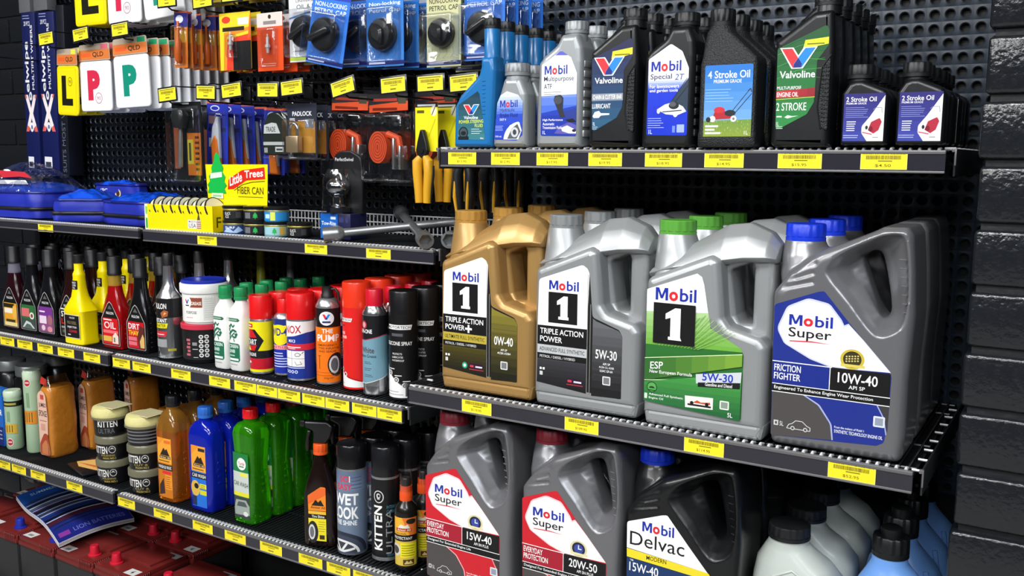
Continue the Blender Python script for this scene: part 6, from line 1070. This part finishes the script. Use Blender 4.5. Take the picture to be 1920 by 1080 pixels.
t = blister('knife_pack', (-1.815, -.150, 1.405), .070, .165, .020, KB, a_bl, 'blue knife pack hanging lower, right of the main knife packs', 'knife pack', KG, x_bl, .06, .05, bl=(.3, .95, .0, .84)); hung(t, 2, 'lower blue knife pack on the right', KG, .05, .020)
# tape measure packs
TM = 'black tape measure packs'; t = thing('tape_measure_pack', (-1.704, -.215, 1.452), 'black domed tape measure pack, front on its hook', 'tape measure', TM)
one(plate([[(-44, 0, 8), (-44, 60, 30), (-30, 100, 24), (10, 106, 24), (40, 84, 24), (44, 50), (44, 0, 8)]], 0, .030, .007, 3), M('#2c332c', .25, coat=.4), 'case', t); L = Lab(); L.poly([(-38, 52), (-36, 72), (-10, 78), (6, 76), (18, 52)], '#d8dcd6'); L.text('TRADE', -30, 56, 2, 68, '#2a2f2a', 1); L.rect(-40, 24, 30, 32, '#c8ccc6'); L.rect(0, 8, 28, 20, '#d8dcd6'); L.rect(4, 11, 24, 16, '#4a4f4a'); L.rect(-38, 6, -26, 18, '#a8aca6'); L.build('print', t, flat()); one(plate([[(-46, -8, 8), (-46, 64, 30), (-30, 108, 24), (0, 132, 10), (12, 132, 10), (42, 90, 24), (47, 50), (47, -8, 8)]], -.004, .034, .006, 2), CLEAR, 'blister', t); hung(t, 4, 'black domed tape measure pack', TM, .045, .012)
# padlocks
PD = 'padlock packs'
def a_pd(L, W, H): L.rect(0, 0, W, H, '#2a2d3a'); L.rect(W*.06, H*.12, W*.94, H*.68, '#d89a34'); L.text('PADLOCK', W*.18, H*.78, W*.84, H*.86, '#eceef2', 1.1); L.rect(W*.08, H*.70, W*.26, H*.74, '#c8ccd4'); L.rect(W*.6, H*.56, W*.9, H*.72, '#8a9098'); L.rect(W*.1, H*.04, W*.9, H*.10, '#1a1c24')
def x_pd(t, w, h): one(box(w*.14, w*.56, -.022, -.004, h*.12, h*.42, .003), M('#b8a07c', .3, .6), 'padlock', t); one(tube([(w*.22, -.013, h*.40)]+[(w*.35-w*.13*math.cos(a), -.013, h*.54+h*.10*math.sin(a)) for a in [math.pi*k/10 for k in range(11)]]+[(w*.48, -.013, h*.40)], .0042, 10), M('#d0d2d4', .15, .9), 'shackle', t)
t = blister('padlock_pack', (-1.644, -.232, 1.442), .094, .130, .026, M('#2a2d3a', .4), a_pd, 'padlock pack with orange card, front on its hook', 'padlock pack', PD, x_pd, bl=(.04, .98, .0, .72)); hung(t, 4, 'padlock pack with orange card', PD, .042, -.006)
# ratchet straps
RP = 'ratchet strap packs'; ORS = M('#e2501c', .5, bump=.3, bscale=90.)
def a_rt(L, W, H): L.rect(W*.06, H*.80, W*.94, H*.98, '#2e2c30'); L.poly([(W*.06, H*.78), (W*.06, H*.86), (W*.94, H*.9), (W*.94, H*.80)], '#e2562c'); L.rect(W*.14, H*.80, W*.7, H*.83, '#7a2414'); L.rect(W*.14, H*.90, W*.7, H*.93, '#b84030'); L.rect(W*.72, H*.87, W*.9, H*.95, '#4a4a3c')
def x_rt(t, w, h):
    mb = MB(); cx, cz = w*.40, h*.40
    for k in range(6):
        R = [(cx+a, -.034, cz+b) for a, b in sup(.005+k*.0042, .011+k*.0050, 2.3, 36)]; R2 = [(x, -.012, z) for x, _, z in R]; v = R+R2; mb.add((v, [(i, (i+1) % 36, 36+(i+1) % 36, 36+i) for i in range(36)]), ORS)
    mb.add(tube([(cx+.02, -.022, cz+.03), (w*.8, -.022, cz+.02), (w*.86, -.02, cz-.02)], .008, 8), ORS); mb.obj('strap', t)
    L = Lab(.5); [L.ell(cx*1000, cz*1000, 26.5-k*2.6, 36-k*3.2, '#e2501c' if k % 2 == 0 else '#a83210', 36) for k in range(10)]; L.build('coil_face', t, flat(0, -.0342, 0))
    mb = MB(); mb.add(box(w*.72, w*.78, -.036, -.008, h*.16, h*.50, .003), M('#b8b8b6', .25, .85)); mb.add(box(w*.86, w*.92, -.036, -.008, h*.16, h*.42, .003), M('#b8b8b6', .25, .85)); mb.add(tube([(w*.70, -.02, h*.30), (w*.95, -.02, h*.30)], .007, 12), M('#8a8a88', .3, .8)); mb.obj('ratchet', t)
def clam(loc, w, h, label, rz=0., tl=0.):
    t = thing('ratchet_strap_pack', loc, label, 'ratchet strap', RP); t.rotation_euler = (0, tl, rz); W, Hh = w*1000, h*1000
    L = Lab(); a_rt(L, W, Hh); L.build('card', t, flat(0, -.010, 0)); x_rt(t, w, h); mb = MB(); mb.add(box(.002, w-.002, -.042, -.002, .004, h*.76, .007, 3), CLEAR); mb.add(box(-.004, w+.004, -.0035, -.0005, -.004, h+.004, .0012, 1), CLEAR); mb.obj('clamshell', t); return t
t = clam((-1.590, -.146, 1.398), .128, .208, 'clear ratchet strap pack with orange coil, leftmost and nearest', 0., .06); dup(t, (-1.452, -.160, 1.388), 'clear ratchet strap pack with orange coil, middle one', RP, .0); t2 = dup(t, (-1.352, -.118, 1.392), 'clear ratchet strap pack in shade, right of the two orange coils', RP, .0); dup(t, (-1.535, -.095, 1.405), 'clear ratchet strap pack hanging behind the leftmost one', RP); dup(t, (-1.398, -.060, 1.40), 'clear ratchet strap pack hanging behind the middle one', RP)
# pliers
PLG = 'yellow handled plier packs'; PYL = M('#d8a020', .4); PJ = M('#2a2b2d', .3, .6)
def a_pl(L, W, H): L.rect(0, 0, W, H*.9, '#e8dc1c'); L.rect(0, H*.9, W, H, '#1c1d20'); L.rect(W*.1, H*.92, W*.9, H*.96, '#d8dade'); L.rect(W*.08, H*.78, W*.4, H*.84, '#5a5610'); L.ell(W*.82, H*.82, W*.14, H*.1, '#e8e4c0', 18); L.line([(W*.74, H*.74), (W*.88, H*.9)], 2, '#3a3a2c'); L.line([(W*.6, H*.3), (W*.9, H*.66)], 3, '#c8bc10')
def x_pl(t, w, h):
    mb = MB(); c = w*.46
    mb.add(plate([[(-10, -16, 4), (-16, 0, 6), (-12, 18, 6), (-4, 44, 3), (4, 44, 3), (12, 18, 6), (16, 0, 6), (10, -16, 4)]], -.016, -.004, .003, 2), PJ, Matrix.Translation((c, 0, .002))); mb.add(tube([(c, -.018, .002), (c, -.002, .002)], .007, 16), PJ); mb.obj('jaws', t)
    for s in (-1, 1):
        mb = MB(); mb.add(tube([(c+s*.006, -.010, -.010), (c+s*.0145, -.010, -.022), (c+s*.0150, -.010, -.045), (c+s*.0120, -.010, -.080), (c+s*.0105, -.010, -.110)], [.0065, .0118, .0108, .0098, .0088], 14), PYL); mb.obj('handle', t)
        mb = MB(); mb.add(tube([(c+s*.0255, -.008, -.030), (c+s*.0245, -.008, -.050), (c+s*.0200, -.008, -.085), (c+s*.0180, -.008, -.108)], [.003, .004, .0038, .003], 10), M('#1a1a1c', .5)); mb.obj('grip_edge', t)
def plier(loc, label):
    t = thing('plier_pack', loc, label, 'pliers', PLG); one(plate([[(0, 0, 10), (0, 104, 3), (60, 104, 3), (60, 0, 10)]], 0, .0012, .0003, 1), M('#e8dc1c', .4), 'card', t); L = Lab(); a_pl(L, 60, 104); L.build('print', t, flat()); x_pl(t, .060, .104); return t
t = plier((-1.266, -.228, 1.462), 'yellow handled pliers on yellow card, front on its hook'); hung(t, 3, 'yellow handled pliers on yellow card', PLG, .045, .020)
SCG = 'black and yellow side cutters'
def cutter(loc, label):
    t = thing('side_cutter', loc, label, 'side cutters', SCG); mb = MB()
    for s in (-1, 1): mb.add(tube([(s*.006, 0, 0), (s*.0165, 0, -.03), (s*.0155, 0, -.07), (s*.0125, 0, -.115)], [.008, .0120, .0125, .009], 12), M('#1c1e22', .35, coat=.2))
    mb.add(plate([[(-9, -6, 4), (-12, 10, 4), (0, 40, 4), (12, 10, 4), (9, -6, 4)]], -.006, .006, .003, 2), PJ); mb.obj('body', t)
    for s in (-1, 1): one(tube([(s*.017, -.0105, -.046), (s*.0165, -.0115, -.078), (s*.013, -.0085, -.112)], [.002, .0042, .003], 10), PYL, 'grip_inlay', t)
    return t
t = cutter((-1.135, -.232, 1.446), 'black and yellow side cutters below the upper oil shelf, front on the hook'); hung(t, 3, 'black and yellow side cutters', SCG, .055, .030)

# ================================================================== BATTERIES AND MAGAZINE
ZC = .12; BTG = 'car batteries'
def battery(loc, label, term):
    t = thing('car_battery', loc, label, 'car battery', BTG); w, d, h = .170, .183, .225
    one(box(.003, w-.003, .003, d-.003, 0, h-.026, .004), M('#2e2e30', .4, coat=.1), 'case', t); R = M('#6e2320', .34, coat=.2); mb = MB()
    mb.add(box(0, w, 0, d, h-.030, h-.014, .004), R); mb.add(box(.003, w-.003, .003, d-.003, h-.020, h, .004), R); mb.add(box(.02, w-.02, .07, d-.03, h-.004, h+.006, .003), R)
    for k in range(9): mb.add(box(w-.004, w+.0012, .004+k*.006, .007+k*.006, h-.028, h-.003, .0006, 1), R); mb.add(box(w-.058+k*.006, w-.055+k*.006, -.0012, .003, h-.028, h-.003, .0006, 1), R)
    lid = mb.obj('lid', t); x = (.128, .050)[term == 'r']; col = '#c81830' if term == 'r' else '#1c2a9c'
    mb = MB(); mb.add(lathe([(.018, h-.001), (.018, h+.003), (.0135, h+.005), (.0115, h+.026), (.0105, h+.028)], 28, x, .040), M(col, .4)); mb.obj('terminal_cap', lid)
    L = Lab(); a = (10, 118)[term == 'r']; L.rect(a, 10, a+42, 40, '#dcdcd8'); L.text('4', a+16, 16, a+26, 34, '#2a2a2c', .6) if term == 'r' else L.rect(a+12, 18, a+32, 28, '#8a8a88'); L.build('sticker', lid, lambda u, v, dd: (u, v, h+.0001+dd)); L = Lab(); L.rect(a, 140, a+50, 165, '#8c8c8a'); L.build('sticker', lid, lambda u, v, dd: (u, v, h+.0001+dd)); return t
xs = [(-2.968, 'l', 'at the left edge'), (-2.786, 'b', 'left of the magazine'), (-2.607, 'b', 'under the magazine'), (-2.425, 'b', 'at the magazine corner'), (-2.250, 'r', 'right of the magazine')]
for k, (x, tm, w) in enumerate(xs):
    t = battery((x, -.402, ZC), 'red lidded car battery in the front row '+w, 'l' if k == 3 else tm)
    if k == 3: [c for c in t.children_recursive if c.name.startswith('terminal')][0].data.materials[0] = M('#c81830', .4)
    dup(t, (x+.010, -.216, ZC), 'back row car battery behind the one '+w, BTG)
battery((-2.03, -.405, ZC), 'red lidded car battery at the right of the bright row', 'r')
battery((-1.70, -.39, ZC), 'red lidded car battery in shade under the lower middle shelf', 'r'); battery((-1.50, -.37, ZC), 'red lidded car battery in shade, right end of the row', 'l')
t = thing('magazine', (-2.369, -.422, ZC+.2575), 'curled blue and silver car magazine lying on the batteries', 'magazine'); mb = MB()
MC = [Vector((0, 0, .004)), Vector((.001, .240, -.002)), Vector((-.400, .366, .026)), Vector((-.420, .126, .024))]      # near right, far right, far left, near left corners of the cover
def mag(u, v, d): a = (u+.115)/.23; b = (v+.25)/.5; p = MC[0]*(1-a)*(1-b)+MC[1]*a*(1-b)+MC[2]*a*b+MC[3]*(1-a)*b; return (p.x, p.y, p.z+.012*math.sin(b*5.6)+.010*math.sin(a*3.1)+d)
nx, ny = 40, 12
for lvl, c in ((0., '#d9d9dc'), (-.004, '#c4c4c8'), (-.008, '#e0e0e2')):
    P = [(-.115+.23*j/ny, -.25+.5*i/nx) for i in range(nx+1) for j in range(ny+1)]; v = [mag(a, b, lvl) for a, b in P]+[mag(a, b, lvl-.0032) for a, b in P]; n = len(P); f = []
    for i in range(nx):
        for j in range(ny): q = i*(ny+1)+j; f += [(q, q+1, q+ny+2, q+ny+1), (n+q, n+q+ny+1, n+q+ny+2, n+q+1)]
    ring = [i*(ny+1) for i in range(nx+1)]+[nx*(ny+1)+j for j in range(1, ny+1)]+[i*(ny+1)+ny for i in range(nx-1, -1, -1)]+[j for j in range(ny-1, 0, -1)]
    f += [(ring[k], ring[(k+1) % len(ring)], n+ring[(k+1) % len(ring)], n+ring[k]) for k in range(len(ring))]; mb.add((v, f), M(c, .3))
mb.obj('pages', t); L = Lab(.2, step=8)
for k in range(30): L.rect(-114, -249+k*16.6, 114, -249+(k+1)*16.6, mixh('#23277a', '#1c4f9e', k/29))
rm = random.Random(4)
def wave(y, w, c, amp=9): L.line([(-112+i*22.4, y+amp*math.sin(i*.35+.4)+i*1.2) for i in range(11)], w, c)
for y, w, c in ((-160, 30, '#20224a'), (-130, 26, '#4a2030'), (-112, 6, '#c8ccd8'), (-96, 16, '#16171f'), (-60, 34, '#23252f'), (-44, 10, '#aeb4c2'), (-20, 24, '#3a3f52'), (-8, 5, '#d8dae2'), (20, 28, '#17181f'), (34, 12, '#4a222c'), (50, 6, '#c0c4d0'), (76, 26, '#5a6072'), (92, 8, '#d0d4de'), (112, 20, '#1c1e28'), (130, 6, '#9aa0b0'), (150, 16, '#2a3458')): wave(y, w, c)
L.text('LION BATTERIES', -60, -222, 96, -198, '#6a72c8', .5); L.rect(-104, -226, -72, -200, '#8a3a98'); L.text('SUMMER ROADTRIP', -80, 208, 100, 226, '#a8c0e4', .6); L.build('cover', t, lambda u, v, d: mag(u, v, d))
t = one(loft([(0, .09, .07, 3), (.02, .11, .085, 3), (.05, .08, .06, 2.4), (.065, .03, .02, 2)], 32), CLEAR, 'plastic_bag', loc=(-2.90, -.10, ZC+.2565)); tag(t, 'clear crumpled plastic bag lying on the rear batteries', 'plastic bag')
YP = 'yellow packs at the top edge'
def a_yp(L, W, H): L.rect(0, 0, W, H, '#b8a024'); L.rect(W*.1, H*.1, W*.9, H*.3, '#e0cc3a'); L.rect(W*.2, H*.04, W*.8, H*.08, '#6a5c14')
t = blister('terminal_pack', (-1.985, -.215, 1.826), .115, .12, .014, M('#b8a024', .4), a_yp, 'dull yellow pack at the top edge above the screwdrivers, front on its hook', 'connector pack', YP); hung(t, 2, 'dull yellow pack above the screwdrivers', YP, .04, .01)
t = blister('terminal_pack', (-1.83, -.215, 1.822), .115, .12, .014, M('#b8a024', .4), a_yp, 'dull yellow pack at the top edge above the spark plugs, front on its hook', 'connector pack', YP); hung(t, 2, 'dull yellow pack above the spark plugs', YP, .04, .01)
